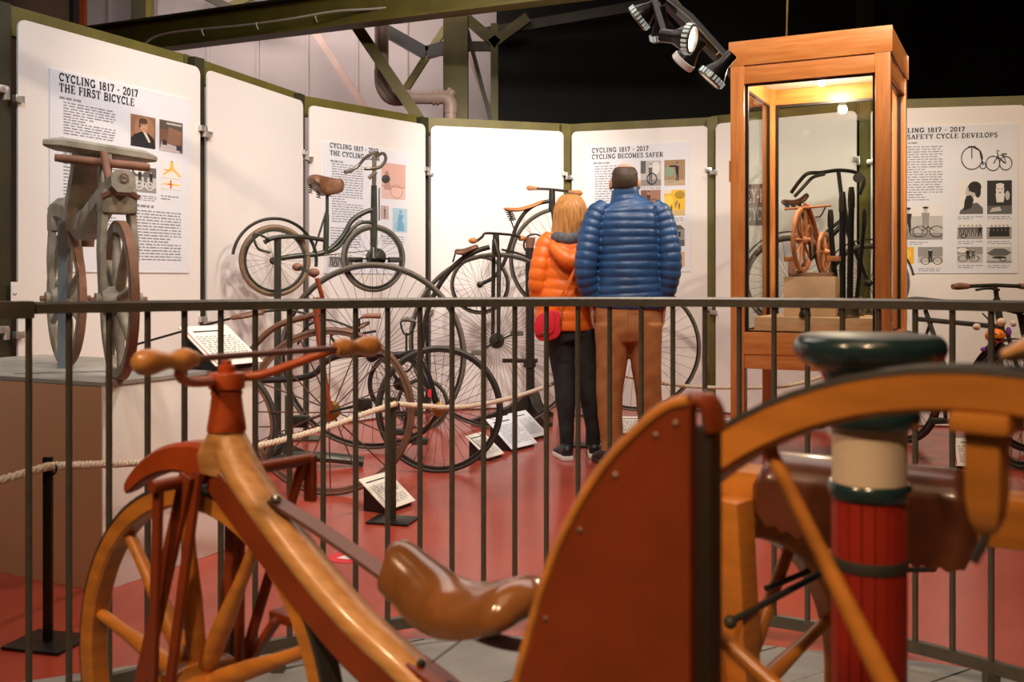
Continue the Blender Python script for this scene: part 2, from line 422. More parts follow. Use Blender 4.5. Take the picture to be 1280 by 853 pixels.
# ---------------------------------------------------------------- lettering: a small slab-serif stroke alphabet
V_, T_ = .17, .085
def _arc(cx, cy, rx, ry, a0, a1, n=12):
    return [(cx+rx*cos(radians(a0+(a1-a0)*k/n)), cy+ry*sin(radians(a0+(a1-a0)*k/n))) for k in range(n+1)]
def _st(x, top=True, bot=True, w_=.17):
    o = [([(x, .02), (x, .98)], V_)]
    if top: o.append(([(x-w_, .955), (x+w_, .955)], T_))
    if bot: o.append(([(x-w_, .045), (x+w_, .045)], T_))
    return o
GL = {
 'C': (.84, [(_arc(.44, .5, .34, .44, 42, 318), .14), ([(.74, .66), (.74, .98)], T_)]),
 'G': (.92, [(_arc(.44, .5, .34, .44, 42, 318), .14), ([(.74, .66), (.74, .98)], T_), ([(.74, .06), (.74, .44)], V_), ([(.52, .42), (.9, .42)], T_)]),
 'O': (.90, [(_arc(.45, .5, .35, .44, 0, 360, 20), .14)]), '0': (.70, [(_arc(.35, .5, .25, .44, 0, 360, 18), .14)]),
 'Y': (.88, [([(.14, .96), (.45, .48)], V_), ([(.76, .96), (.45, .48)], T_+.03), ([(.45, .5), (.45, .02)], V_), ([(.0, .955), (.32, .955)], T_), ([(.6, .955), (.9, .955)], T_), ([(.26, .045), (.64, .045)], T_)]),
 'L': (.76, _st(.22)+[([(.2, .045), (.68, .045)], T_), ([(.68, .03), (.68, .32)], T_)]),
 'I': (.44, _st(.22)), '1': (.56, _st(.32, False)+[([(.12, .80), (.34, .96)], .10)]),
 'N': (.96, [([(.2, .02), (.2, .96)], T_+.02), ([(.76, .02), (.76, .98)], T_+.02), ([(.2, .94), (.76, .06)], V_), ([(.02, .955), (.26, .955)], T_), ([(.04, .045), (.38, .045)], T_), ([(.58, .955), (.94, .955)], T_)]),
 '8': (.70, [(_arc(.35, .74, .20, .20, 0, 360, 16), .12), (_arc(.35, .28, .26, .23, 0, 360, 16), .13)]),
 '7': (.68, [([(.06, .93), (.64, .93)], .13), ([(.62, .93), (.28, .02)], V_), ([(.08, .96), (.08, .70)], T_)]),
 '2': (.68, [(_arc(.34, .70, .25, .25, 165, -35), .13), ([(.56, .58), (.08, .06)], .12), ([(.06, .06), (.62, .06)], .13), ([(.62, .03), (.62, .24)], T_)]),
 '-': (.48, [([(.06, .42), (.42, .42)], .11)]), ' ': (.42, []),
 'T': (.84, _st(.42, False)+[([(.05, .955), (.79, .955)], T_), ([(.06, .97), (.06, .68)], T_), ([(.78, .97), (.78, .68)], T_)]),
 'H': (.98, _st(.22)+_st(.76)+[([(.22, .5), (.76, .5)], T_+.02)]),
 'E': (.82, _st(.22)+[([(.2, .955), (.72, .955)], T_), ([(.2, .045), (.74, .045)], T_), ([(.2, .5), (.54, .5)], T_), ([(.72, .97), (.72, .70)], T_), ([(.74, .03), (.74, .32)], T_), ([(.54, .38), (.54, .62)], T_)]),
 'F': (.78, _st(.22)+[([(.2, .955), (.72, .955)], T_), ([(.2, .5), (.54, .5)], T_), ([(.72, .97), (.72, .68)], T_), ([(.54, .38), (.54, .62)], T_)]),
 'R': (.92, _st(.22)+[([(.2, .95), (.5, .95)]+_arc(.5, .73, .22, .22, 90, -90, 8)+[(.2, .51)], .11), ([(.46, .5), (.76, .05)], V_), ([(.7, .045), (.92, .045)], T_)]),
 'P': (.82, _st(.22)+[([(.2, .95), (.5, .95)]+_arc(.5, .71, .24, .24, 90, -90, 8)+[(.2, .47)], .11)]),
 'B': (.86, _st(.22)+[([(.2, .95), (.5, .95)]+_arc(.5, .74, .20, .21, 90, -90, 8)+[(.2, .53)], .11), ([(.2, .53), (.52, .53)]+_arc(.52, .29, .24, .24, 90, -90, 8)+[(.2, .05)], .12)]),
 'D': (.92, _st(.22)+[([(.2, .95), (.44, .95)]+_arc(.44, .5, .36, .45, 90, -90, 12)+[(.2, .05)], .12)]),
 'S': (.70, [(_arc(.35, .73, .22, .21, 40, 270, 10)+_arc(.35, .28, .25, .23, 90, -140, 10), .13), ([(.56, .72), (.56, .98)], T_), ([(.12, .02), (.12, .28)], T_)]),
 'A': (.90, [([(.45, .97), (.14, .04)], T_+.02), ([(.45, .97), (.76, .04)], V_), ([(.26, .32), (.64, .32)], T_), ([(.0, .045), (.3, .045)], T_), ([(.58, .045), (.92, .045)], T_)]),
 'V': (.90, [([(.14, .96), (.45, .03)], V_), ([(.76, .96), (.45, .03)], T_+.02), ([(.0, .955), (.32, .955)], T_), ([(.6, .955), (.9, .955)], T_)]),
 'M': (1.08, [([(.2, .02), (.2, .96)], T_+.02), ([(.86, .02), (.86, .96)], V_), ([(.2, .96), (.53, .12)], V_), ([(.86, .96), (.53, .12)], T_), ([(.02, .955), (.26, .955)], T_), ([(.8, .955), (1.04, .955)], T_), ([(.04, .045), (.36, .045)], T_), ([(.68, .045), (1.04, .045)], T_)]),
}
def letters(txt, h, gap=.07):
    mb = MB(); x = 0
    for ch in txt:
        wd, st = GL[ch]
        for pts, t in st:
            t *= 1.32 if t > .1 else 1.1
            for (x0, y0), (x1, y1) in zip(pts, pts[1:]):
                d = Vector((x1-x0, y1-y0)); l = d.length
                if l < 1e-6: continue
                d /= l; e = t*.25 if len(pts) > 2 else 0
                n = Vector((-d.y, d.x))*t/2
                a = Vector((x0, y0))-d*e; b = Vector((x1, y1))+d*e
                mb.add([((x+q.x)*h, 0, q.y*h) for q in (a-n, b-n, b+n, a+n)], [(0, 1, 2, 3)])
        x += wd+gap
    return mb, x*h
def fit_letters(txt, width, h):
    mb, wd = letters(txt, h); k = width/wd
    mb.v = [(x*k, y, z) for x, y, z in mb.v]
    return mb
def lines(width, height, n, fill=.5, ww=(.02, .07), seed=1):     # illegible small print: rows of word-long dashes
    rnd = random.Random(seed); mb = MB(); p = height/n
    for i in range(n):
        x = 0; end = width*(1 if rnd.random() > .15 else rnd.uniform(.4, .9))
        while x < end-.008:
            l = min(rnd.uniform(*ww), end-x)
            z = -p*(i+.5)
            mb.add([(x, 0, z-p*fill/2), (x+l, 0, z-p*fill/2), (x+l, 0, z+p*fill/2), (x, 0, z+p*fill/2)], [(0, 1, 2, 3)])
            x += l+rnd.uniform(.006, .012)
    return mb

def el(cx, cy, rx, ry, n=14, a0=0, a1=360): return [(cx+rx*cos(radians(a0+(a1-a0)*k/n)), cy+ry*sin(radians(a0+(a1-a0)*k/n))) for k in range(n+(a1-a0 < 360))]
def rc(x0, y0, x1, y1): return [(x0, y0), (x1, y0), (x1, y1), (x0, y1)]
def rg(cx, cy, rx, ry, t=.02, n=22):           # thin printed wheel: ring as a strip polygon
    o = el(cx, cy, rx, ry, n); i = el(cx, cy, rx-t, ry-t*ry/rx, n)
    return [[o[k], o[(k+1) % n], i[(k+1) % n], i[k]] for k in range(n)]
K, G1, G2, G3, W1 = (.02, .02, .02), (.12, .12, .12), (.30, .30, .29), (.52, .52, .50), (.78, .78, .76)
def man_fig(x, y, h, c, skin=(.45, .30, .2)):
    return [(c, [(x-.10*h, y), (x-.03*h, y), (x, y+.42*h), (x+.04*h, y), (x+.11*h, y), (x+.10*h, y+.5*h), (x+.13*h, y+.8*h), (x-.13*h, y+.8*h), (x-.10*h, y+.5*h)]), (skin, el(x, y+.89*h, .065*h, .09*h, 10)), (c, el(x, y+.95*h, .08*h, .06*h, 10, 0, 180))]
def bikes(cx, cy, r, c, gap=2.4, t=.02):
    o = []
    for x in (cx-r*gap/2, cx+r*gap/2): o += [(c, q) for q in rg(x, cy, r, r, t)]
    o += [(c, [(cx-r*gap/2, cy-.01), (cx, cy+.9*r), (cx+r*gap/2, cy-.01), (cx, cy+.7*r)])]
    return o
ART = {
 'portrait': ((.30, .15, .08), [((.42, .22, .12), el(.55, .6, .4, .38)), ((.015, .015, .02), [(0, 0), (1, 0), (.95, .3), (.72, .46), (.45, .50), (.15, .38), (0, .25)]), ((.75, .66, .55), [(.48, .5), (.62, .48), (.80, .2), (.72, .18)]), ((.62, .36, .22), el(.52, .68, .15, .2)), ((.10, .05, .03), el(.50, .83, .18, .10)), ((.10, .05, .03), rc(.33, .62, .40, .84)), ((.30, .13, .08), rc(.46, .57, .58, .585)), ((.1, .05, .03), rc(.43, .70, .49, .72)), ((.1, .05, .03), rc(.56, .70, .62, .72))]),
 'workshop': ((.20, .10, .06), [((.10, .08, .06), rc(0, .7, 1, 1)), ((.55, .50, .50), [(0, 0), (.9, 0), (.75, .2), (.1, .3)]), ((.04, .03, .03), rc(.12, .2, .32, .36)), ((.28, .15, .09), [(.3, .3), (.9, .2), (.95, .7), (.4, .8)]), ((.05, .04, .05), rc(.72, .08, .95, .25)), ((.5, .48, .45), rc(.3, .88, .95, .94))]),
 'cyclists': (G3, [(G2, rc(0, 0, 1, .2)), (G1, rc(0, .6, 1, 1)), (W1, el(.3, .82, .22, .13))]+man_fig(.32, .3, .6, K)+man_fig(.55, .28, .66, G1)+man_fig(.78, .3, .58, K)+bikes(.5, .26, .17, W1, 2.5, .035)),
 'drawing': (W1, [((.85, .50, .08), [(.42, .95), (.55, .95), (.58, .6), (.95, .2), (.9, .12), (.5, .5), (.1, .15), (.05, .2), (.4, .6)]), ((.75, .42, .10), rc(.1, .42, .5, .5)), ((.30, .12, .06), el(.49, 1.0, .06, .07))]),
 'plan': (W1, [((.85, .60, .08), rc(.05, .42, .95, .58)), ((.65, .08, .05), rc(.44, .1, .52, .9)), ((.65, .08, .05), rc(.3, .44, .6, .54))]),
 'ladydrawing': ((.66, .42, .36), [((.70, .50, .44), rc(0, 0, 1, .35)), ((.50, .27, .22), rc(0, .33, 1, .36)), ((.40, .22, .18), el(.22, .62, .10, .16)), ((.45, .28, .24), [(.1, .25), (.4, .25), (.3, .55), (.15, .55)])]+[((.48, .26, .22), q) for q in rg(.62, .22, .26, .2, .03)]),
 'darkman': ((.50, .40, .36), man_fig(.5, .05, .9, G1)),
 'bluefigure': ((.40, .60, .72), [((.15, .38, .60), [(.3, .05), (.8, .05), (.65, .5), (.75, .72), (.4, .75), (.35, .45)]), ((.20, .42, .62), el(.55, .85, .10, .10))]+[((.2, .42, .62), q) for q in rg(.5, .25, .33, .2, .05)]),
 'studio': (G3, [(G2, rc(0, 0, 1, .25)), (G1, rc(0, .5, .25, 1)), (W1, el(.75, .7, .2, .25))]+man_fig(.48, .1, .78, G1, W1)+[(K, q) for q in rg(.55, .28, .26, .24, .05)]),
 'brownrider': ((.36, .24, .13), [((.50, .40, .26), rc(0, 0, 1, .22)), ((.25, .36, .24), el(.25, .55, .24, .2))]+man_fig(.62, .18, .72, (.02, .02, .03))+[((.28, .34, .28), q) for q in rg(.32, .38, .26, .26, .04)]+[((.02, .02, .03), rc(.25, .72, .62, .79))]),
 'sepia': ((.40, .22, .15), [((.22, .12, .09), rc(0, 0, .3, 1))]+man_fig(.4, .15, .8, (.10, .04, .03))+[((.15, .10, .08), q) for q in rg(.66, .36, .25, .28, .05)]),
 'autumn': ((.80, .52, .04), [((.62, .46, .20), rc(0, 0, 1, .22)), ((.45, .28, .03), el(.75, .8, .25, .16)), ((.88, .66, .10), el(.2, .6, .22, .2)), ((.82, .72, .55), rc(0, .86, .35, 1))]+man_fig(.35, .12, .3, K)+man_fig(.55, .3, .26, G1)+man_fig(.72, .25, .26, K)+man_fig(.62, .42, .2, G1)),
 'house': (G3, [(W1, rc(0, .78, 1, 1)), (G2, rc(0, .3, 1, .72)), (G1, [(0, .72), (1, .72), (.8, .9), (.2, .9)]), (K, rc(.1, .4, .22, .6)), (K, rc(.6, .4, .8, .62)), (W1, rc(.64, .44, .7, .58)), (G1, rc(0, 0, 1, .28))]),
 'tan': ((.62, .42, .22), [((.30, .10, .08), rc(.2, .1, .4, .8)), ((.45, .15, .12), rc(.6, .2, .8, .7))]),
 'bearded': (W1, [(G1, [(.05, .0), (.98, .0), (.98, .18), (.75, .34), (.45, .30), (.1, .12)]), (G3, el(.50, .66, .20, .24)), (K, el(.66, .80, .26, .17)), (K, el(.78, .66, .12, .18)), (K, [(.22, .1), (.52, .18), (.62, .42), (.52, .56), (.34, .54), (.26, .4)]), (K, rc(.40, .68, .48, .70)), (G3, [(.28, .60), (.34, .70), (.36, .58)])]),
 'darkportrait': ((.03, .03, .03), [(G1, rc(0, 0, 1, .25)), (G3, [(.1, .06), (.6, .1), (.5, .22), (.2, .18)]), (W1, el(.52, .72, .17, .18)), (W1, [(.38, .35), (.66, .35), (.72, .62), (.34, .62)]), (W1, el(.52, .86, .17, .06)), (K, rc(.42, .74, .49, .76)), (K, rc(.56, .74, .63, .76)), (G3, el(.82, .55, .09, .14)), (G2, el(.52, .64, .05, .03))]),
 'twowomen': (G3, [(G2, rc(0, 0, 1, .2)), (W1, rc(0, .7, 1, 1))]+man_fig(.22, .2, .72, K, G3)+man_fig(.62, .22, .72, G2, G3)+[(K, el(.62, .95, .07, .03)), (K, el(.22, .93, .08, .03))]+bikes(.25, .22, .15, G1, 2.2, .02)+bikes(.68, .24, .17, K, 2.2, .02)),
 'group': (G3, [(W1, rc(0, .72, 1, 1)), (G2, rc(0, 0, 1, .2))]+[f for x in (.12, .28, .44, .60, .76, .9) for f in man_fig(x, .18, .68, K if int(x*50) % 2 else G1, G3)]+[(K, q) for q in rg(.25, .2, .13, .16, .04)]),
 'darkgroup': (G2, [(W1, rc(0, .75, 1, 1)), (K, rc(.1, .15, .9, .5))]+[f for x in (.2, .36, .52, .68, .84) for f in man_fig(x, .2, .66, K, G3)]),
 'yellow': ((.80, .45, .02), [((.70, .30, .02), rc(.0, .0, .25, 1)), ((.88, .60, .08), el(.65, .6, .2, .28))]),
 'racer': (G3, [(G2, rc(0, .5, 1, 1)), (W1, rc(0, 0, 1, .18))]+man_fig(.5, .2, .75, K, G3)+bikes(.55, .28, .2, K, 2.4, .035)),
 'trike': (G3, [(G2, rc(0, .55, 1, 1)), (W1, el(.2, .8, .2, .15))]+man_fig(.42, .25, .65, K, G3)+man_fig(.62, .25, .65, G1, G3)+bikes(.45, .28, .2, K, 2.2, .035)),
 'picnic': (G3, [(G1, [(0, .6), (.3, .9), (.7, .9), (1, .65), (.8, .45), (.2, .45)]), (G2, rc(0, 0, 1, .15)), (K, el(.5, .35, .3, .08))]+[(K, q) for q in rg(.65, .25, .14, .16, .04)]),
}
LINEBIKE = [(K, q) for q in rg(.27, .52, .20, .46, .018)]+[(K, q) for q in rg(.47, .22, .06, .14, .014)]+[(K, q) for q in rg(.65, .30, .13, .30, .015)]+[(K, q) for q in rg(.88, .30, .12, .28, .015)]+[
    (K, [(.25, .98), (.40, .80), (.46, .24), (.48, .24), (.42, .82), (.27, 1.0)]), (K, rc(.2, .96, .34, .99)), (K, rc(.26, .5, .275, .98)), (K, [(.65, .3), (.74, .62), (.76, .62), (.67, .3)]), (K, [(.74, .58), (.86, .34), (.88, .3), (.86, .28), (.72, .56)]), (K, [(.74, .62), (.84, .58), (.88, .3), (.89, .3), (.85, .62)]), (K, rc(.80, .64, .90, .68)), (K, [(.73, .6), (.72, .82), (.78, .78), (.78, .76), (.735, .8), (.745, .6)])]
ART['linebikes'] = (None, LINEBIKE)
ART['lineride'] = (None, [(K, q) for q in rg(.3, .62, .3, .26, .05)]+[(K, q) for q in rg(.75, .15, .2, .14, .04)]+[(K, [(.3, .6), (.75, .15), (.8, .15), (.35, .64)]), (K, [(.15, .4), (.6, .3), (.55, .5), (.2, .5)])]+[(K, [(.3+.26*cos(a), .62+.22*sin(a)), (.3+.26*cos(a+.1), .62+.22*sin(a+.1)), (.3, .62)]) for a in [k*.7 for k in range(9)]])

lb_ = [q for q in S.objects if q.name == 'exhibition_screen.001'][0]
pk_ = ob('post_label', MB().box((-.012, -.004, 1.04), (.04, .004, .10)), M_white, lb_, label='small white label with a blue mark')
ob('label_mark', MB().torus(.009, .0025, 14, 6, 'y', (-.012, -.006, 1.035), a0=pi, a1=2*pi), mat('label_blue', (.04, .06, .30), .5), pk_)
posters = {}
def poster(idx, rect, label, name='poster'):
    pl = PL[idx]; x0, y0, x1, y1 = rect
    a, b, c = pl.p(x0, y1), pl.p(x1, y1), pl.p(x0, y0)
    wd = b.x-a.x; z0 = H-(y1-HZ)/FPX*(pl.o[1]+a.x*pl.u[1]); ht = c.z-a.z
    o = ob(name, MB().box((wd/2, -.003, ht/2), (wd, .006, ht)), [M_paper], None, smooth=False)
    o.location = (pl.o[0]+a.x*pl.u[0], pl.o[1]+a.x*pl.u[1], a.z); o.rotation_euler = (0, 0, pl.rz)
    o.location -= Vector((pl.n[0], pl.n[1], 0))*.001
    tag(o, label, 'poster', 'history posters on the panels')
    o0 = a
    def loc(px, py):
        p = pl.p(px, py); return p.x-o0.x, p.z-o0.z
    return o, loc, wd, ht
def put(o, name, mb, m, x, z, y=-.0075, **k):
    return ob(name, mb, m, o, (x, y, z), smooth=False, **k)
def title(o, loc, txt, x0, x1, yt, yb, m=None):
    xa, z1 = loc(x0, yt); xb, _ = loc(x1, yt); _, z0 = loc(x0, yb)
    put(o, 'title', fit_letters(txt, xb-xa, z1-z0), m or M_ink, xa, z0)
def text(o, loc, x0, y0, x1, y1, n, seed=1, fill=.36, ww=(.012, .05)):
    xa, z1 = loc(x0, y0); xb, _ = loc(x1, y0); _, z0 = loc(x0, y1)
    put(o, 'small_print', lines(xb-xa, z1-z0, n, fill, ww, seed), M_inkl, xa, z1, kind='stuff')
def picture(o, loc, x0, y0, x1, y1, art, name='picture'):
    xa, z1 = loc(x0, y0); xb, _ = loc(x1, y0); _, z0 = loc(x0, y1)
    wd, ht = xb-xa, z1-z0; bg, shp = ART[art]
    cols = []; mb = MB(); e = 0
    def addp(c, poly, clip=True):
        nonlocal e
        if c not in cols: cols.append(c)
        e += .00003
        mb.add([(max(0, min(1, u))*wd, -e, max(0, min(1, v))*ht) for u, v in poly], [tuple(range(len(poly)))], cols.index(c))
    if bg: addp(bg, rc(0, 0, 1, 1))
    for c, poly in shp: addp(c, poly)
    put(o, name, mb, [flat(c) for c in cols], xa, z0, -.0072)

o, lc, wd, ht = poster(1, (61, 85, 236, 340), 'large pale blue text poster behind the hobby horse, titled THE FIRST BICYCLE')
title(o, lc, 'CYCLING 1817 - 2017', 72.5, 171.5, 90.5, 101); title(o, lc, 'THE FIRST BICYCLE', 72.5, 167, 103.5, 114)
text(o, lc, 73, 119, 100, 124, 1, 3, .5)
text(o, lc, 78, 126, 143, 168, 12, 4); text(o, lc, 78, 172, 143, 300, 30, 5)
picture(o, lc, 162, 142, 193, 182, 'portrait'); picture(o, lc, 198, 149, 227, 188, 'workshop'); picture(o, lc, 163.5, 207, 194, 239, 'cyclists')
picture(o, lc, 201, 200, 226, 222, 'drawing'); picture(o, lc, 201, 223, 224, 236, 'plan'); picture(o, lc, 78, 228, 112, 305, 'lineride')
text(o, lc, 163, 242, 194, 250, 3, 6); text(o, lc, 200, 243, 222, 250, 2, 7); text(o, lc, 165, 254, 193, 259, 1, 8, .6)
text(o, lc, 169, 261, 225, 326, 17, 9)
o, lc, wd, ht = poster(3, (404, 177, 510, 342), 'poster behind the green bicycle handlebar, with a pink picture')
title(o, lc, 'CYCLING 1817 - 2017', 411.5, 472, 178, 184.5); title(o, lc, 'THE CYCLING BOOM', 411.5, 474, 187.5, 194)
text(o, lc, 412, 199, 428, 203, 1, 3, .6); text(o, lc, 414, 203, 453, 278, 24, 11); text(o, lc, 412, 283, 450, 310, 8, 12)
picture(o, lc, 476, 203, 506, 248, 'ladydrawing'); picture(o, lc, 475, 257, 485, 274, 'darkman'); picture(o, lc, 490, 260, 508, 290, 'bluefigure'); picture(o, lc, 410, 316, 440, 334, 'group')
text(o, lc, 476, 294, 504, 306, 4, 13)
o, lc, wd, ht = poster(5, (733, 183, 863, 340), 'poster of old cycling pictures just above the standing man')
title(o, lc, 'CYCLING 1817 - 2017', 740, 811, 185.5, 191.5); title(o, lc, 'CYCLING BECOMES SAFER', 740, 829.5, 193.5, 199.5)
text(o, lc, 742, 203, 762, 206, 1, 3, .6); text(o, lc, 744, 207, 790, 300, 30, 14)
for q, a in (((801, 201.5, 826.5, 233), 'studio'), ((830.5, 200.5, 856.5, 232.5), 'brownrider'), ((801, 238, 826, 268), 'sepia'), ((830.5, 238, 856.5, 270), 'autumn'), ((830.5, 279, 856, 308), 'house'), ((830, 315, 856, 334), 'tan')):
    picture(o, lc, *q, a)
text(o, lc, 801, 234, 826, 237, 2, 15); text(o, lc, 831, 272, 856, 277, 2, 16)
o, lc, wd, ht = poster(7, (1112, 159, 1272, 342), 'poster with bearded portraits and bicycle drawings, right of the showcase')
title(o, lc, 'CYCLING 1817 - 2017', 1116, 1206, 161, 166.8); title(o, lc, 'THE SAFETY CYCLE DEVELOPS', 1113, 1247, 169, 175)
text(o, lc, 1120, 178, 1149, 181, 1, 3, .6); text(o, lc, 1117, 183, 1178, 252, 22, 17)
for q, a in (((1196, 183, 1265, 215), 'linebikes'), ((1197, 226, 1229, 268), 'bearded'), ((1233.5, 226, 1264.5, 268), 'darkportrait'), ((1122, 258, 1178, 300), 'twowomen'), ((1196, 279, 1228, 299), 'group'), ((1233, 279, 1264, 299), 'darkgroup'), ((1120, 309, 1142, 330), 'yellow'), ((1147, 309, 1178, 333), 'racer'), ((1196, 309, 1228, 329), 'trike'), ((1233, 309, 1264, 329), 'picnic')):
    picture(o, lc, *q, a)
for x0, x1, y in ((1197, 1228, 270), (1234, 1264, 270), (1122, 1160, 302), (1197, 1228, 301), (1234, 1264, 301), (1197, 1228, 331), (1234, 1262, 331), (1148, 1176, 335)):
    text(o, lc, x0, y, x1, y+5, 2, int(x0))
o, lc, wd, ht = poster(6, (930, 231, 972, 282), 'old grey and maroon sign with pale lettering seen through the showcase glass', 'wall_sign')
del o['group']; o['category'] = 'sign'
o.data.materials[0] = mat('sign_grey', (.20, .17, .17), .6, noise=.3, nscale=20)
mm = flat((.62, .56, .54)); m2 = mat('sign_maroon', (.20, .07, .07), .6, noise=.3, nscale=20)
xa, z1 = lc(935, 231.5); _, z0 = lc(935, 257)
put(o, 'band', MB().box((wd/2, 0, (z1-z0)/2), (wd-.004, .002, z1-z0)), m2, 0, z0, -.0065)
title(o, lc, 'EY-HA', 934, 964, 237, 254, mm); title(o, lc, 'CYCLE', 934, 966, 260, 276, mm)
for q in o.children:
    if q.name.startswith('title'): q.location.y = -.0085

# ---------------------------------------------------------------- railing
RC = [(-70, 2.29), (36, 2.42), (169, 2.58), (300, 2.74), (437, 2.9), (548, 3.02), (690, 3.11), (765, 3.12), (870, 3.08), (982, 2.98), (1131, 2.80), (1272, 2.586), (1380, 2.44)]
rail = thing('railing', 'dark olive metal railing of round upright bars curving across the hall', 'railing', (at(690, 3.11), 3.11, 0))
def RP(px, z):
    for (a, da), (b, db) in zip(RC, RC[1:]):
        if a <= px <= b: d = da+(db-da)*(px-a)/(b-a); break
    return Vector((at(px, d), d, z))-rail.location
def rpath(z, a=-70, b=1380):
    ks = [(a if k == 0 else b if k == 24 else a+(b-a)*k/24) for k in range(25)]
    return cr([RP(k, z) for k in ks[::2]], 4)
rect = ((1, 1), (-1, 1), (-1, -1), (1, -1))
ob('top_rail', MB().tube(rpath(1.032), (.020, .0145), up=(0, 0, 1), sec=((1, .6), (.7, 1), (-.7, 1), (-1, .6), (-1, -1), (1, -1))), M_rail, rail)
ob('bottom_rail', MB().tube(rpath(.08), (.010, .017), up=(0, 0, 1), sec=rect), M_rail, rail)
bxs = [-64, -14, 36, 86.3, 136.3, 184.5, 230.6, 276, 319, 362, 404, 444.5, 484.5, 525, 565, 604.5, 643.5, 683, 722.5, 762, 801.5, 841, 881, 924, 967.5, 1009.3, 1053, 1098, 1144, 1190.5, 1239, 1289, 1339]
proto = ob('baluster', MB().tube([(0, 0, .08), (0, 0, 1.02)], .0082, 10), M_rail, rail)
for i, x in enumerate(bxs):
    c = proto if i == 0 else copy_of(proto, rail)
    c.location = RP(x, 0)
foot = ob('foot', MB().box((0, 0, .035), (.035, .03, .07)), M_rail, rail)
for i, x in enumerate((36, 348, 604.5, 881, 1239)):
    c = foot if i == 0 else copy_of(foot, rail); c.location = RP(x, 0)
j0, j1 = RP(-12, 1.028), RP(39, 1.028)
ob('rail_sleeve', MB().bar(j0, j1, .052, .042), M_rail, rail, bev=.003)
# ================================================================ THE CYCLES
def wire_wheel(par, name, c, R, n=28, tr=.011, m_t=None, m_r=None, m_s=None, hub=(.022, .09), yaw=0, spoke=.0017, m_h=None, cross=False):
    """tyre with rim, hub and wire spokes; c is the hub, in the frame of the cycle"""
    o = ob(name, MB().torus(R-tr, tr, 72, 8), m_t or M_rubber, par, c, yaw)
    ob('rim', MB().ring(R-2*tr-.004, [(-.006, -tr*.9), (.008, -tr*.9), (.008, tr*.9), (-.006, tr*.9)], 60), m_r or M_iron, o)
    mb = MB(); hr, hw = hub
    for k in range(n):
        a = 2*pi*k/n; s_ = 1 if k % 2 else -1
        da = (1.1 if (k//2) % 2 else -1.1) if cross else 0
        mb.tube([(hr*cos(a+da), s_*hw*.42, hr*sin(a+da)), ((R-2*tr)*cos(a), 0, (R-2*tr)*sin(a))], spoke, 4, cap=False)
    ob('spokes', mb, m_s or M_iron, o, kind='stuff')
    hb = MB().lathe([(.004, -hw*.62), (.010, -hw*.6), (.010, -hw*.5), (hr*1.25, -hw*.45), (hr*1.25, -hw*.38), (hr*.6, -hw*.3), (hr*.6, hw*.3), (hr*1.25, hw*.38), (hr*1.25, hw*.45), (.010, hw*.5), (.010, hw*.6), (.004, hw*.62)], ax='y', seg=18)
    ob('hub', hb, m_h or m_r or M_iron, o)
    return o
def wood_wheel(par, name, c, R, n, ph, rad, lat, m, m_t, sp=(.015, .011), hub=(.05, .13), yaw=0, tyre=.006, skip=()):
    prof = [(-rad, -lat/2+.005), (-rad+.005, -lat/2), (-.003, -lat/2), (0, -lat/2), (0, lat/2), (-.003, lat/2), (-rad+.005, lat/2), (-rad, lat/2-.005)]
    o = ob(name, MB().ring(R-tyre, prof, 96), m, par, c, yaw)
    ob('iron_tyre', MB().ring(R-tyre, [(.0, -lat/2-.001), (tyre, -lat/2+.001), (tyre, lat/2-.001), (.0, lat/2+.001)], 96), m_t, o)
    r0 = hub[0]*.8; r1 = R-tyre-rad+.004
    for k in range(n):
        if k in skip: continue
        a = radians(ph)+2*pi*k/n; d = Vector((cos(a), 0, sin(a)))
        pts = [d*(r0+(r1-r0)*t) for t in (0, .12, .4, .7, .93, 1)]
        rr = [sp[0]*.9, sp[0]*1.1, sp[0]*1.05, sp[1]*1.05, sp[1], sp[1]]
        ob('spoke', MB().tube(pts, rr, 12), m, o)
    h, w_ = hub
    ob('hub', MB().lathe([(h*.45, -w_/2-.02), (h*.55, -w_/2-.02), (h*.55, -w_/2), (h*.8, -w_/2), (h, -w_*.25), (h, w_*.25), (h*.8, w_/2), (h*.55, w_/2), (h*.55, w_/2+.02), (h*.45, w_/2+.02)], ax='y', seg=24), m, o)
    return o
def T(par, name, pts, r, m, seg=10, n=6, label=None, **k):
    return ob(name, MB().tube(cr(pts, n) if n > 1 and len(pts) > 2 else pts, r, seg, **k), m, par, label=label)
def lerpr(rs, n):                              # radii for a Catmull-Rom path of len(rs) control points
    out = []
    for i in range(len(rs)-1):
        for k in range(n): out.append(rs[i]+(rs[i+1]-rs[i])*k/n if not isinstance(rs[i], tuple) else tuple(x+(y-x)*k/n for x, y in zip(rs[i], rs[i+1])))
    out.append(rs[-1]); return out
def TV(par, name, pts, rs, m, seg=12, n=6, label=None, **k):  # tube with varying radius
    return ob(name, MB().tube(cr(pts, n), lerpr(rs, n), seg, **k), m, par, label=label)
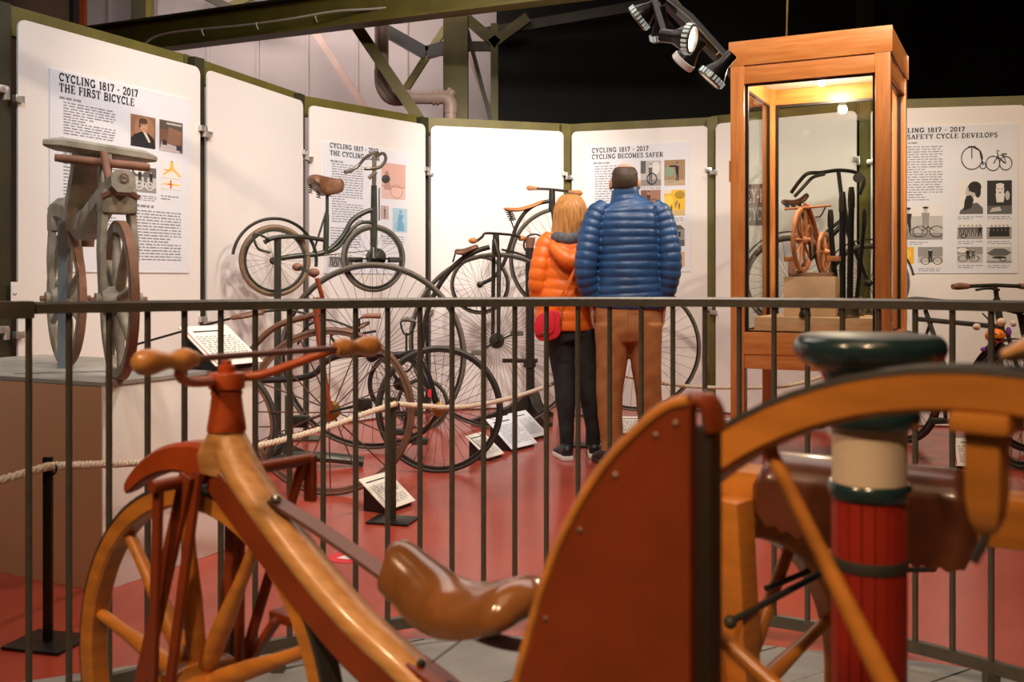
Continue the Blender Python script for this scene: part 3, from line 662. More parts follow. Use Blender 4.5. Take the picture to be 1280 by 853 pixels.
def saddle(par, pts, ws, hs, m, name='saddle', n=6, label=None):    # leather saddle: pts run nose -> tail along the top, half widths ws, thickness hs
    P = cr(pts, n); W_ = lerpr(list(ws), n); H_ = lerpr(list(hs), n); rings = []
    for i, p in enumerate(P):
        t = (P[min(i+1, len(P)-1)]-P[max(i-1, 0)]).normalized(); b = Vector((0, 1, 0)); u = t.cross(b)
        if u.z < 0: u = -u
        e = max(.08, sin(pi*min(1, (i+.35)/(len(P)*.12), (len(P)-.65-i)/(len(P)*.12))/2))
        ring = []
        for q in range(18):
            a = 2*pi*q/18; y = cos(a); z = sin(a)
            yy = W_[i]*e*math.copysign(abs(y)**.8, y)
            zz = H_[i]*e*((.5*abs(z)**.8 if z > 0 else -.5*abs(z)**.7)-.28*abs(y)**2.2)
            ring.append(p-u*H_[i]*.5+b*yy+u*zz)
        rings.append(ring)
    return ob(name, MB().loft(rings), m, par, ang=60)
def pedal(par, c, m=None, s_=(.085, .09, .03)):
    o = ob('pedal', MB().box(c, s_), m or M_iron, par, bev=.005); return o

# ---------------------------------------------------------------- A: wooden boneshaker in the left foreground
pA = Plane(-.568, 1.81, -.8, .6)
A = thing('wooden_velocipede', 'foreground wooden velocipede with turned handles, red-brown fork and glossy brown saddle', 'bicycle', pA.loc, pA.rz)
R_ = .364
fw = wood_wheel(A, 'front_wheel', (0, 0, R_), R_, 10, 12, .034, .042, M_wheelwood, M_rubberb, (.0165, .0115), (.05, .13))
rw = wood_wheel(A, 'rear_wheel', (-.97, 0, .29), .29, 10, 0, .034, .042, M_wheelwood, M_rubberb, (.0165, .0115), (.045, .11))
bb = [(-.078, 0, .845), (-.10, 0, .800), (-.145, 0, .750), (-.226, 0, .685), (-.322, 0, .618), (-.41, 0, .565), (-.523, 0, .514), (-.68, 0, .43), (-.83, 0, .36), (-.97, 0, .30)]
ob('backbone', MB().tube(cr(bb, 6), lerpr([(.026, .026), (.029, .036), (.028, .036), (.026, .034), (.025, .034), (.025, .033), (.025, .033), (.026, .032), (.024, .028), (.022, .024)], 6), 14, up=(0, 1, 0)), M_lightwood, A)
ub = [(-.075, 0, .755), (-.13, 0, .715), (-.226, 0, .645), (-.322, 0, .580), (-.41, 0, .528), (-.523, 0, .478), (-.68, 0, .40), (-.83, 0, .335)]
ob('backbone_underside', MB().tube(cr(ub, 6), (.033, .029), up=(0, 1, 0), sec=((1, .7), (.7, 1), (-.7, 1), (-1, .7), (-1, -.7), (-.7, -1), (.7, -1), (1, -.7))), M_redbrown, A, label='red-brown painted underside')
ob('yoke', MB().tube(cr([(-.082, 0, .872), (-.083, 0, .845), (-.080, 0, .815), (-.072, 0, .785), (-.07, 0, .76)], 4), lerpr([(.025, .025), (.028, .029), (.040, .034), (.060, .036), (.052, .034)], 4), 14, up=(0, 1, 0)), M_lightwood, A)
ob('steering_head', MB().lathe([(.034, .835), (.033, .845), (.029, .87), (.026, .895), (.0262, .897), (.0275, .90), (.0275, .902), (.0265, .904), (.027, .908), (.031, .909), (.031, .934), (.030, .936), (.015, .938), (.015, .949), (.009, .950), (.009, .958), (.003, .959)], (-.082, 0, 0), seg=20), M_orangered, A)
TV(A, 'front_horn', [(-.06, 0, .775), (-.02, 0, .778), (.04, 0, .776), (.10, 0, .762), (.16, 0, .735), (.205, 0, .705), (.222, 0, .690)], [(.034, .030), (.032, .027), (.027, .024), (.023, .022), (.018, .018), (.013, .013), (.006, .008)], M_orangered, up=(0, 1, 0), sec=((1, .7), (.75, 1), (-.75, 1), (-1, .7), (-1, -.7), (-.75, -1), (.75, -1), (1, -.7)))
h0, h1 = pA.p(240, 447, .145), pA.p(432, 432, -.145)
hz = .988
ob('handle_rod', MB().tube([(-.20, .16, hz-.012), (-.20, -.16, hz-.012)], .0055, 10), mat('mauve_steel', (.20, .09, .075), .4, .3), A)
T(A, 'handlebar', [(-.20, .165, hz-.012), (-.185, .168, hz-.034), (-.155, .13, hz-.052), (-.115, .06, hz-.060), (-.082, .03, hz-.062), (-.082, -.03, hz-.062), (-.115, -.06, hz-.056), (-.155, -.12, hz-.032), (-.20, -.155, hz-.012)], .0085, M_orangered)
for s_ in (1, -1):
    R90 = Matrix.Rotation(0, 3, 'X')
    pr = [(.006, .0), (.012, .0), (.0135, .006), (.0175, .014), (.0185, .022), (.0165, .032), (.0125, .043), (.0125, .05), (.0155, .062), (.0195, .076), (.0205, .088), (.018, .099), (.011, .107), (.003, .109)]
    o = ob('grip', MB().lathe([(r, s_*z) for r, z in pr], (-.20, s_*.148, hz-.012), 'y', 20), M_handle, A, label='pale turned wooden grip')
ob('cross_bar', MB().tube([(-.03, .115, .747), (-.03, -.245, .745)], .0115, 10), M_redbrown, A)
ob('footrest_drop', MB().bar((-.03, -.24, .752), (-.03, -.24, .66), .014, .026, (1, 0, 0)), M_redbrown, A, bev=.003)
for p, q, w_ in (((-.028, .100, .75), (.015, .085, .33), .021), ((-.045, .055, .76), (.075, .085, .30), .034), ((-.062, .045, .765), (-.012, .075, .34), .020),
                 ((-.028, -.225, .745), (.0, -.085, .34), .021), ((-.045, -.06, .76), (.06, -.085, .30), .030), ((-.062, -.045, .765), (-.02, -.075, .34), .020)):
    o = ob('fork_blade', MB().bar(p, q, .010, w_, (1, 0, 0)), M_redbrown, A, bev=.002)
ob('axle', MB().tube([(0, -.11, R_), (0, .11, R_)], .011, 10), M_iron, A)
for s_ in (1, -1):
    ob('crank', MB().bar((0, s_*.105, R_), (.09*s_, s_*.105, R_-.11*s_), .012, .022, (0, 1, 0)), M_redbrown, A, bev=.002)
    pedal(A, (.09*s_, s_*.145, R_-.11*s_), M_redbrown, (.06, .07, .02))
sp0 = [(-.21, 0, .728), (-.30, 0, .703), (-.40, 0, .672), (-.47, 0, .648), (-.58, 0, .610), (-.68, 0, .595), (-.755, 0, .60)]
ob('spring_strip', MB().tube(cr(sp0, 4), (.016, .0035), up=(0, 0, 1), sec=rect), mat('mauve_steel', (.20, .09, .075)), A, bev=0, label='flat mauve steel spring strip')
ob('spring_bolt', MB().lathe([(.010, 0), (.010, .004), (.007, .008), (.001, .009)], (-.218, .004, .731)), M_chrome, A)
ob('spring_stay', MB().tube(cr([(-.755, 0, .60), (-.765, 0, .55), (-.76, 0, .47), (-.74, 0, .40)], 4), (.006, .016), up=(0, 1, 0), sec=rect), M_redbrown, A)
ob('frame_plate', MB().tube(cr([(-.53, .0, .530), (-.60, .0, .505), (-.72, 0, .45)], 3), (.022, .004), up=(0, 0, 1), sec=rect), M_redbrown, A)
for x, z in ((-.545, .530), (-.60, .512), (-.66, .487)):
    ob('plate_bolt', MB().lathe([(.007, 0), (.007, .004), (.004, .007), (.001, .0075)], (x, .004, z)), M_iron, A)
saddle(A, [(-.475, 0, .692), (-.50, 0, .706), (-.55, 0, .686), (-.60, 0, .666), (-.65, 0, .668), (-.70, 0, .684), (-.75, 0, .700)],
       (.036, .042, .046, .058, .070, .074, .066), (.058, .066, .068, .066, .062, .060, .056), M_leather_gloss)
ob('stay_wire', MB().tube([pA.p(610, 776), pA.p(540, 828)], .0012, 5), M_iron, A)
# its display stand
st = thing('display_stand', 'dark steel post standing behind the foreground velocipede front wheel', 'stand', (at(291, 2.15), 2.15, 0))
ob('post', MB().box((0, 0, .30), (.030, .022, .60)), M_black, st)
ob('base', MB().box((0, 0, .008), (.24, .2, .006)), M_black, st)

# ---------------------------------------------------------------- B: big wooden wheel with the tall curved board, right foreground
pB = Plane(.415, .880, -.75, .66)
B = thing('wooden_wheel', 'big orange wooden wheel with thick rim, nearest the lens at right', 'big_wheel', pB.loc, pB.rz)
wood_wheel(B, 'rim', (0, 0, .573), .452, 12, 0, .036, .045, M_wheelwood, M_rubberb, (.0102, .0076), (.055, .14), skip=(3,))
ob('axle', MB().tube([(0, -.17, .573), (0, .17, .573)], .013, 12), M_iron, B)
for s_ in (.15, -.15):
    for e in (.16, -.16): ob('support_leg', MB().bar((0, s_, .575), (e, s_, .004), .02, .03, (1, 0, 0)), M_black, B)
ob('bracket_post', MB().tube([(-.003, 0, 1.007), (-.003, 0, .980), (-.003, 0, .909), (-.003, 0, .889), (-.003, 0, .876)], [(.016, .0185), (.0155, .018), (.0145, .0165), (.012, .0125), (.006, .006)], up=(0, 1, 0), sec=rect), M_wheelwood, B, bev=.003)
ob('bracket_cap', MB().box((-.003, 0, .976), (.050, .055, .018)), M_wheelwood, B, bev=.005)
ob('bracket_hook', MB().tube(cr([(-.003, 0, .886), (-.001, .004, .870), (.004, .006, .858), (.006, .006, .852)], 4), .0042, 8), M_rubberb, B)
ob('brake_shoe', MB().tube(cr([(-.018, 0, 1.034), (-.053, 0, 1.045), (-.098, 0, 1.037), (-.134, 0, 1.020)], 4), lerpr([(.012, .006), (.020, .014), (.022, .016), (.016, .012)], 4), 12, up=(0, 0, 1)), M_lightwood, B, label='pale wooden block resting on the rim')
# tall curved red-brown board
pD = Plane(.163, .917, .866, -.5)
bd = thing('curved_board', 'tall red-brown board with curved orange edge and nails, in the foreground', 'board', pD.loc, pD.rz)
edge = [(-.178, .002), (-.196, .2), (-.208, .40), (-.206, .566), (-.190, .655), (-.169, .735), (-.141, .820), (-.107, .886), (-.076, .929), (-.040, .965), (-.018, .981), (0, .986)]
e2 = cr([Vector((x, z, 0)) for x, z in edge], 4)
poly = [(p.x, p.y) for p in e2]+[(0, .002)]
ob('face_board', MB().prism(poly, 0, .020, lambda u, v, d: (u, d, v)), M_redbrown, bd, smooth=False)
ob('edge_strip', MB().tube([(p.x-.002, .006, p.y+.002) for p in e2], (.0067, .009), 10, up=(0, 1, 0)), M_wheelwood, bd, label='rounded edge strip, lit side painted orange')  # lit thickness of the board put in as an orange strip
for i in (11, 17, 22, 27, 32, 37, 41):
    p = e2[i]; q = Vector((-.03, .45, 0)); dd = (q-Vector((p.x, p.y, 0))).normalized()*.016
    ob('nail', MB().lathe([(.0026, 0), (.0026, -.001), (.0014, -.002), (.0005, -.0022)], (p.x+dd.x, 0, p.y+dd.y), 'y', 10), M_nickel, bd)
ob('side_board', MB().box((.002, .036, .482), (.024, .034, .958)), mat('shaded_side_brown', (.028, .014, .009), .6), bd, bev=.004, label='return board, side shade painted dark brown')  # shade on this side is put into the dark brown colour
ob('top_rail', MB().tube(cr([(-.049, .030, .962), (-.018, .034, .982), (.001, .036, .985), (.009, .037, .976), (.012, .037, .958)], 4), (.009, .022), 10, up=(0, 1, 0)), M_redbrown, bd)

# ---------------------------------------------------------------- C: draisine behind the bollard
pC = Plane(.401, 1.70, .9, -.44)
C_ = thing('wooden_draisine', 'wooden running machine with brown leather saddle, behind the striped bollard', 'bicycle', pC.loc, pC.rz)
yw = radians(38)-pC.rz
wood_wheel(C_, 'front_wheel', (-.038, 0, .347), .347, 10, 20, .032, .042, M_wheelwood, M_rubberb, (.015, .011), (.05, .12), yaw=radians(38)-pC.rz)
wood_wheel(C_, 'rear_wheel', (1.12, 0, .347), .347, 10, 20, .032, .042, M_wheelwood, M_rubberb, (.015, .011), (.05, .12))
ob('perch', MB().tube([(-.06, 0, .745), (.05, 0, .742), (.4, 0, .735), (1.25, 0, .735)], (.040, .038), up=(0, 0, 1), sec=rect), M_wheelwood, C_, bev=.006)
Rz = Matrix.Rotation(yw, 3, 'Z')
for s_ in (1, -1):
    o = MB(); a_, b_ = Vector((-.038, 0, 0))+Rz @ Vector((-.045, s_*.055, .775 if s_ > 0 else .74)), Vector((-.038, 0, 0))+Rz @ Vector((-.005, s_*.052, .30))
    ob('fork_post', MB().tube([a_, (a_+b_)/2, b_], [(.024, .022), (.023, .021), (.018, .017)], up=Rz @ Vector((1, 0, 0)), sec=rect), M_wheelwood, C_, bev=.004)
ob('fork_crown', MB().box((-.04, 0, .712), (.05, .15, .03), Rz), M_wheelwood, C_, bev=.004)
ob('axle', MB().tube([Vector((-.038, 0, 0))+Rz @ Vector((0, -.09, .347)), Vector((-.038, 0, 0))+Rz @ Vector((0, .09, .347))], .009, 10), M_iron, C_)
rings = []; rings2 = []
for i in range(41):
    t = i/40; x = .02+.335*t; env = min(1, sin(pi*min(t*6, .5)), sin(pi*min((1-t)*6, .5)))
    zc = .772-.008*t-.010*(1-env)
    w1 = .074*(.72+.28*env); hh = .032*env+.008
    sk = .060+.040*min(1, t*2.2)+.004*sin(t*pi*2*15)
    ring = []
    for q in range(15):
        a = pi*q/14; ring.append(Vector((x, w1*cos(a), zc+hh*sin(a))))
    ring = [Vector((x, w1*1.02, zc-sk*(.55+.45*env)))]+ring+[Vector((x, -w1*1.02, zc-sk*(.55+.45*env)))]
    inner = [Vector((x, -w1*.9, zc-sk*(.55+.45*env)))]+[Vector((x, w1*.9*cos(pi-pi*q/14), zc-.006+hh*.8*sin(pi*q/14))) for q in range(15)]+[Vector((x, w1*.9, zc-sk*(.55+.45*env)))]
    rings.append(ring+inner)
sd = ob('saddle', MB().loft(rings), M_darkleather, C_, ang=50)
for i in range(20):
    x = .03+.315*i/19
    ob('pleat', MB().tube([(x, .0755, .745), (x, .078, .725-.01*i/19), (x, .0765, .712-.03*min(1, i/9))], [(.004, .002), (.006, .004), (.007, .004)], 8, up=(0, 1, 0)), M_darkleather, sd)
def CW(px, py, d): 
    v = Vector((at(px, d)-pC.o[0], d-pC.o[1], zat(py, d))); r = Matrix.Rotation(-pC.rz, 3, 'Z'); return r @ v
ob('steering_rod', MB().tube([CW(914, 777, 1.60), CW(1032, 714, 1.80), CW(1168, 712, 1.95)], .0058, 8), M_rubberb, C_)
ob('rod_knob', MB().ell(CW(913, 778, 1.60), (.011, .011, .011), 10, 8), M_rubberb, C_)
ob('steering_rod', MB().tube([CW(958, 736, 1.75), CW(1012, 714, 1.85)], .0055, 8), M_rubberb, C_)

# ---------------------------------------------------------------- striped bollard
bl = thing('bollard', 'turned bollard with flat dark teal top, cream band and red shaft', 'bollard', (.464, 1.30, 0))
def lat(par, name, prof, m, seg=40, **k): return ob(name, MB().lathe(prof, seg=seg), m, par, ang=45, **k)
lat(bl, 'cap', [(.001, 1.026), (.080, 1.027), (.089, 1.0255), (.094, 1.019), (.0955, 1.011), (.092, 1.001), (.083, .991), (.070, .984), (.001, .984)][::-1], M_teal)
lat(bl, 'cap_top', [(.001, 1.0262), (.084, 1.0262), (.088, 1.0268), (.084, 1.0285), (.001, 1.0285)], M_tealtop, label='grey-teal top face, lit tone painted in')  # light falling on the cap is put into this paler colour
lat(bl, 'neck', [(.001, .984), (.064, .984), (.062, .980), (.056, .968), (.050, .952), (.050, .93), (.001, .93)][::-1], M_teal)
lat(bl, 'collar', [(.001, .908), (.050, .908), (.058, .911), (.0625, .919), (.0625, .926), (.058, .934), (.052, .94), (.001, .94)], M_teal)
lat(bl, 'cream_band', [(.001, .832), (.0465, .832), (.0465, .909), (.001, .909)], M_cream)
lat(bl, 'ring', [(.001, .818), (.049, .818), (.0525, .823), (.0525, .833), (.049, .838), (.001, .838)], M_teal)
sh = ob('shaft_core', MB().lathe([(.043, .02), (.043, .82)], seg=24), M_red, bl)
stave = ob('stave', MB().prism([(-.0074, 0), (.0074, 0), (.0074, .812), (-.0074, .812)], 0, .005, lambda u, v, d: (u, -.0415-d, v+.012)), M_red, bl, bev=.0012)
for k in range(1, 18):
    c = copy_of(stave, bl); c.rotation_euler = (0, 0, 2*pi*k/18)
lat(bl, 'hoop', [(.044, .727), (.048, .727), (.0487, .730), (.0487, .739), (.048, .742), (.044, .742)], M_rubberb)
lat(bl, 'base', [(.001, .004), (.075, .004), (.075, .016), (.055, .03), (.001, .03)], M_red)

# ---------------------------------------------------------------- D: plinth with the hobby horse
Kx, Ky = -1.439, 3.526
pa, pb = Vector((-.893, .45)).normalized(), Vector((.45, .893)).normalized()
rzp = atan2(pb.y, pb.x)
pt_ = thing('display_plinth', 'boxy plinth with tan front and white side, under the hobby horse', 'plinth', (Kx, Ky, 0), rzp)
Rp = Matrix.Rotation(-rzp, 3, 'Z')
la, lb, ht = 1.35, .80, .725
ob('body', MB().box((lb/2, la/2, ht/2), (lb, la, ht)), M_white, pt_, bev=.003)
ob('front_board', MB().box((-.004, la/2, ht/2-.002), (.008, la, ht-.004)), M_tan, pt_, label='tan front board, orange light painted in')  # orange light on this side is put into the board colour
ob('top_board', MB().box((lb/2, la/2, ht+.006), (lb+.012, la+.012, .014)), M_plintop, pt_, label='grey worn top board')
ob('corner_trim', MB().box((.001, -.002, ht/2), (.02, .006, ht)), M_white, pt_)
ZT = ht+.013
pE = Plane(-1.42, 3.61, .605, -.795)     # forward = towards the camera
E = thing('hobby_horse', 'weathered wooden hobby horse with grey perch and elbow board on the plinth', 'bicycle', (-1.42, 3.61, ZT), pE.rz)
Z0 = ZT
def EP(px, py, t=0): p = pE.p(px, py, t); p.z -= Z0; return p
wood_wheel(E, 'front_wheel', (0, 0, .288), .288, 8, 10, .036, .030, M_greywood, M_rustwood, (.017, .014), (.05, .12), tyre=.01, yaw=radians(-5))
wood_wheel(E, 'rear_wheel', (-.763, 0, .284), .284, 8, 25, .036, .030, M_greywood, M_rustwood, (.017, .014), (.05, .12), tyre=.01)
TV(E, 'perch', [(-.86, 0, .645), (-.76, 0, .655), (-.62, 0, .64), (-.50, 0, .585), (-.38, 0, .585), (-.24, 0, .635), (-.10, 0, .680), (.06, 0, .715)],
   [(.05, .045), (.058, .05), (.05, .05), (.048, .06), (.045, .06), (.043, .05), (.042, .043), (.042, .042)], M_greywood, up=(0, 0, 1), sec=((1, .5), (.55, 1), (-.55, 1), (-1, .5), (-1, -.5), (-.55, -1), (.55, -1), (1, -.5)))
ob('perch_ring', MB().torus(.014, .0028, 16, 6, 'x', (.066, .0, .725)), M_rustwood, E)
for x, zt, zb in ((0, .655, .288), (-.763, .62, .284)):
    for s_ in (1, -1):
        ob('fork_blade', MB().tube([(x-.02, s_*.045, zt), (x-.01, s_*.058, (zt+zb)/2), (x, s_*.055, zb-.03)], [(.030, .012), (.026, .011), (.018, .01)], up=(0, 1, 0), sec=((1, 1), (-1, 1), (-1, -1), (1, -1))), M_greywood, E, bev=.003)
    ob('fork_head', MB().box((x-.02, 0, zt-.012), (.085, .125, .085)), M_greywood, E, bev=.012)
    ob('axle', MB().tube([(x, -.10, zb), (x, .10, zb)], .012, 8), M_rustwood, E)
ob('iron_strap', MB().tube([(.024, -.067, .66), (.024, 0, .69), (.024, .067, .66)], (.008, .003), up=(1, 0, 0), sec=rect), M_rustwood, E)
ob('elbow_post', MB().tube([(-.52, 0, .56), (-.50, 0, .66), (-.42, 0, .78), (-.34, 0, .845)], [(.040, .055), (.042, .06), (.045, .06), (.05, .07)], up=(0, 1, 0), sec=((1, .6), (.6, 1), (-.6, 1), (-1, .6), (-1, -.6), (-.6, -1), (.6, -1), (1, -.6))), M_greywood, E)
ob('elbow_post', MB().tube([(-.24, .02, .64), (-.26, .02, .84)], (.032, .02), up=(0, 1, 0), sec=rect), M_greywood, E, bev=.004)
ob('steering_post', MB().tube([(-.10, 0, .69), (-.19, 0, .84)], .014, 10), M_rustwood, E)
ob('elbow_board', MB().tube([(-.30, .205, .840), (-.28, .165, .845), (-.28, -.14, .872), (-.30, -.18, .872)], [(.040, .012), (.055, .021), (.055, .021), (.040, .012)], up=(0, 0, 1), sec=((1, .5), (.8, 1), (-.8, 1), (-1, .5), (-1, -.5), (-.8, -1), (.8, -1), (1, -.5))), M_greywood, E)
ob('handlebar', MB().tube([(-.215, -.165, .812), (-.215, -.14, .811), (-.215, .15, .800), (-.215, .175, .799)], [.014, .016, .017, .015], 12), M_rustwood, E)
ob('rear_block', MB().tube([(-.66, .062, .62), (-.66, .064, .58), (-.66, .062, .50)], [(.028, .022), (.03, .026), (.026, .022)], 10), M_rustwood, E)
ob('strap_cord', MB().torus(.05, .005, 20, 6, 'z', (-.66, .04, .605), ), M_rubberb, E)
sd_ = ob('stand_bar', MB().box((0, 0, .3), (.035, .012, .60)), mat('blue_grey_paint', (.12, .15, .18), .5), None)
sd_.location = (at(78, 4.02), 4.02, ZT); sd_.rotation_euler = (0, 0, .3)
tag(sd_, 'blue-grey flat steel bar standing upright before the hobby horse rear wheel', 'stand')
ob('foot_plate', MB().box((.1, .0, .003), (.5, .3, .005)), M_plintop, sd_)

# ---------------------------------------------------------------- wall-side cycles
# G: brown boneshaker, big iron-shod wheel
G = Plane(at(413, 5.09), 5.09, 1, .03)
g = thing('brown_boneshaker', 'brown boneshaker with brass hub and thin wood rims, left of the rope post', 'bicycle', G.loc, G.rz)
gw = wire_wheel(g, 'front_wheel', (0, 0, .43), .43, 16, .014, M_brownrim, M_brownrim, M_darkwood, (.038, .11), spoke=.0042, m_h=M_brass)
wire_wheel(g, 'rear_wheel', tuple(G.p(262, 534)), .345, 14, .014, M_rubberb, M_brownrim, M_darkwood, (.035, .10), spoke=.004)
gf = [G.p(400, 392), G.p(380, 397), G.p(352, 405), G.p(330, 420), G.p(308, 447), G.p(285, 490), G.p(262, 534)]
ob('backbone', MB().tube(cr(gf, 5), (.016, .018), 10, up=(0, 1, 0)), M_brownrim, g)
for s_ in (.05, -.05):
    ob('fork_leg', MB().tube([G.p(396, 400, s_*.7), G.p(402, 450, s_), G.p(413, 515, s_*1.2)], [.016, .014, .013], 8), M_redbrown, g)
ob('steering_head', MB().tube([G.p(396, 372), G.p(396, 405)], .02, 10), M_redbrown, g)
ob('handlebar_stem', MB().tube([G.p(396, 378), G.p(403, 372), G.p(396, 348)], .012, 8), M_redbrown, g)
ob('handlebar', MB().tube(cr([G.p(372, 334, .17), G.p(384, 339, .10), G.p(392, 345, 0), G.p(392, 345, -.10), G.p(392, 342, -.22)], 4), .010, 8), M_iron, g)
for x, y, t in ((372, 334, .17), (392, 341, -.23)): ob('grip', MB().ell(G.p(x, y, t), (.03, .025, .022), 10, 8), M_rustwood, g)
ob('seat_spring', MB().tube(cr([G.p(398, 396), G.p(360, 388), G.p(322, 391), G.p(290, 398), G.p(240, 411), G.p(170, 431)], 4), .006, 6), M_iron, g)
saddle(g, [G.p(330, 386), G.p(318, 388), G.p(304, 391), G.p(288, 394)], (.03, .045, .07, .06), (.03, .03, .03, .025), M_leather)
for s_, x, y in ((.10, 380, 527), (-.10, 452, 506)):
    ob('crank', MB().bar(G.p(413, 515, s_), G.p(x, y, s_), .012, .03, (0, 1, 0)), M_iron, g)
    pedal(g, G.p(x-(4 if x < 400 else -3), y, s_*1.35), M_iron, (.075, .06, .06))
T(g, 'brake_lever', [G.p(372, 431), G.p(384, 408), G.p(410, 400), G.p(446, 412)], .006, M_iron)
def stand(par_label, X, d, top, name='cycle_stand', foot=.45, post=.022):
    t = thing(name, par_label, 'stand', (X, d, 0), 0, 'tripod cycle stands')
    ob('post', MB().tube([(0, 0, .05), (0, 0, top)], post, 12), M_green, t)
    for a in (0, 2.1, 4.2):
        a += .5
        ob('leg', MB().tube([(0, 0, .12), (foot*.3*cos(a), foot*.3*sin(a), .05), (foot*cos(a), foot*sin(a), .012)], [(.03, .05), (.03, .035), (.025, .01)], up=(0, 0, 1), sec=rect), M_green, t)
    return t
stand('dark green tripod stand under the small green bicycle', at(347, 6.16), 6.16, 1.36, foot=.2)
# I: green dwarf safety on the stand
I = Plane(at(405, 6.36), 6.36, .88, .47)
gi = thing('green_safety_bicycle', 'small dark green bicycle with brown saddle, raised high on a stand', 'bicycle', (I.o[0], I.o[1], I.p(405, 370).z), I.rz)
zi = I.p(405, 370).z
def IP(x, y, t=0): p = I.p(x, y, t); p.z -= zi; return p
wire_wheel(gi, 'rear_wheel', IP(344, 326), .225, 24, .017, mat('brown_rubber', (.20, .13, .075), .6, noise=.2, nscale=20), M_green, M_nickel, (.02, .09), spoke=.0014)
wire_wheel(gi, 'front_wheel', IP(467, 323), .222, 26, .014, M_rubber, M_green, M_nickel, (.02, .09), spoke=.0014)
mg = MB(); 
pc = IP(344, 326)
mg.torus(.262, .010, 30, 8, 'y', tuple(pc), rb=.022, a0=radians(-8), a1=radians(172))
ob('mudguard', mg, M_green, gi)
T(gi, 'frame_tube', [IP(467, 262), IP(455, 266), IP(440, 276), IP(428, 296), IP(412, 312), IP(395, 318), IP(370, 320), IP(340, 325)], .016, M_green)
T(gi, 'frame_tube', [IP(466, 278), IP(450, 279), IP(437, 290), IP(424, 308), IP(410, 316)], .012, M_green)
ob('seat_tube', MB().tube([IP(407, 318), IP(408, 282), IP(409, 268)], [.020, .018, .013], 10), M_green, gi)
ob('seat_post', MB().tube([IP(409, 272), IP(409, 242)], .011, 8), M_green, gi)
ob('seat_stay', MB().tube([IP(391, 318), IP(408, 264)], .007, 8), M_green, gi)
ob('steering_head', MB().tube([IP(467, 320), IP(467.5, 270), IP(467.5, 232)], [.024, .023, .019], 12), M_green, gi)
ob('head_stem', MB().tube([IP(467.5, 234), IP(468, 196)], .015, 10), M_nickel, gi)
for s_ in (.05, -.05): ob('fork_leg', MB().tube([IP(467, 310, s_*.6), IP(467, 324, s_)], .012, 8), M_green, gi)
for s_ in (1, -1):
    T(gi, 'handlebar', [IP(x, y, s_*t) for x, y, t in (((468, 196, 0), (472, 191, .06), (466, 192, .14), (456, 198, .2), (446, 209, .22), (436, 214, .21)) if s_ > 0 else ((468, 196, 0), (479, 192, .06), (482, 200, .14), (475, 209, .2), (462, 211, .22), (455, 211, .21)))], .0105, M_nickel)
    ob('grip', MB().tube([IP(440, 213, .21), IP(431, 215.5, .2)] if s_ > 0 else [IP(470, 215, -.21), IP(461, 223, -.2)], .013, 8), M_rubber, gi)
saddle(gi, [IP(430, 223), IP(420, 223), IP(408, 221), IP(395, 218.5), IP(384, 219)], (.018, .03, .05, .095, .095), (.07, .10, .12, .085, .05), M_leather)
for x, y in ((388, 236), (398, 242), (412, 240)):
    pts = [IP(x, y-6+12*k/24)+Vector((.012*cos(k*1.05), .012*sin(k*1.05), 0)) for k in range(25)]
    ob('saddle_spring', MB().tube(pts, .003, 5), M_iron, gi)
ob('chain_case', MB().lathe([(.045, -.03), (.06, -.028), (.06, .028), (.045, .03)], IP(470, 322), 'y', 20), M_green, gi)
for s_, x in ((.09, 444), (-.05, 494)):
    ob('crank', MB().bar(IP(470, 322, s_), IP(x, 325, s_), .01, .02, (0, 1, 0)), M_iron, gi); pedal(gi, IP(x, 325, s_*1.3), M_rubberb, (.09, .05, .035))
ob('chain_bar', MB().tube([IP(344, 326, .04), IP(465, 313, .04)], .003, 5), M_iron, gi)
T(gi, 'carrier', [IP(330, 303, -.08), IP(345, 297, -.08), IP(375, 296, -.05), IP(404, 300, 0)], .014, M_green)
for s_ in (.06, -.1): T(gi, 'bracket_loop', [IP(338, 300, s_), IP(318, 292, s_), IP(322, 310, s_), IP(338, 316, s_)], .008, M_green)
ob('bell_lamp', MB().lathe([(.001, -.02), (.025, -.018), (.028, 0), (.02, .02), (.001, .024)], IP(482, 224, .02), 'y', 14), M_rubberb, gi)
ob('brake_rod', MB().tube([IP(474, 235, .03), IP(474, 276, .03)], .004, 6), M_iron, gi)

# H: black tricycle with one tall wheel
Hh = Plane(at(466, 6.40), 6.40, 1, 0)
h = thing('black_tricycle', 'black tricycle with one tall spoked wheel, spade handle and brown seat', 'tricycle', Hh.loc, 0)
wire_wheel(h, 'tall_wheel', tuple(Hh.p(466, 445)), .600, 48, .014, M_rubber, M_iron, M_iron, (.03, .12), spoke=.0018)
Hf = Plane(at(466, 6.40), 6.40, 1, 0)
th = -.70                                     # the smaller wheel stands .70 m nearer
wire_wheel(h, 'steering_wheel', tuple(Hh.p(549, 512, th)), .365, 34, .014, M_rubberb, M_iron, M_iron, (.03, .10), spoke=.0018, m_h=M_brass)
wire_wheel(h, 'chain_wheel', tuple(Hh.p(500, 480, -.25)), .20, 26, .009, M_iron, M_iron, M_iron, (.03, .08), spoke=.0018)
T(h, 'frame_tube', [Hh.p(322, 476, -.4), Hh.p(365, 474, -.4), Hh.p(392, 468, -.4), Hh.p(408, 452, -.4), Hh.p(425, 445, -.4), Hh.p(460, 443, -.4), Hh.p(505, 446, -.42), Hh.p(525, 462, -.55), Hh.p(540, 490, -.62), Hh.p(549, 512, th+.07)], .019, M_black)
T(h, 'fork', [Hh.p(500, 445, -.45), Hh.p(520, 440, -.55), Hh.p(533, 460, -.64), Hh.p(549, 512, th+.06)], .013, M_black)
T(h, 'frame_stay', [Hh.p(466, 445, .05), Hh.p(480, 450, -.2), Hh.p(500, 480, -.25)], .012, M_black)
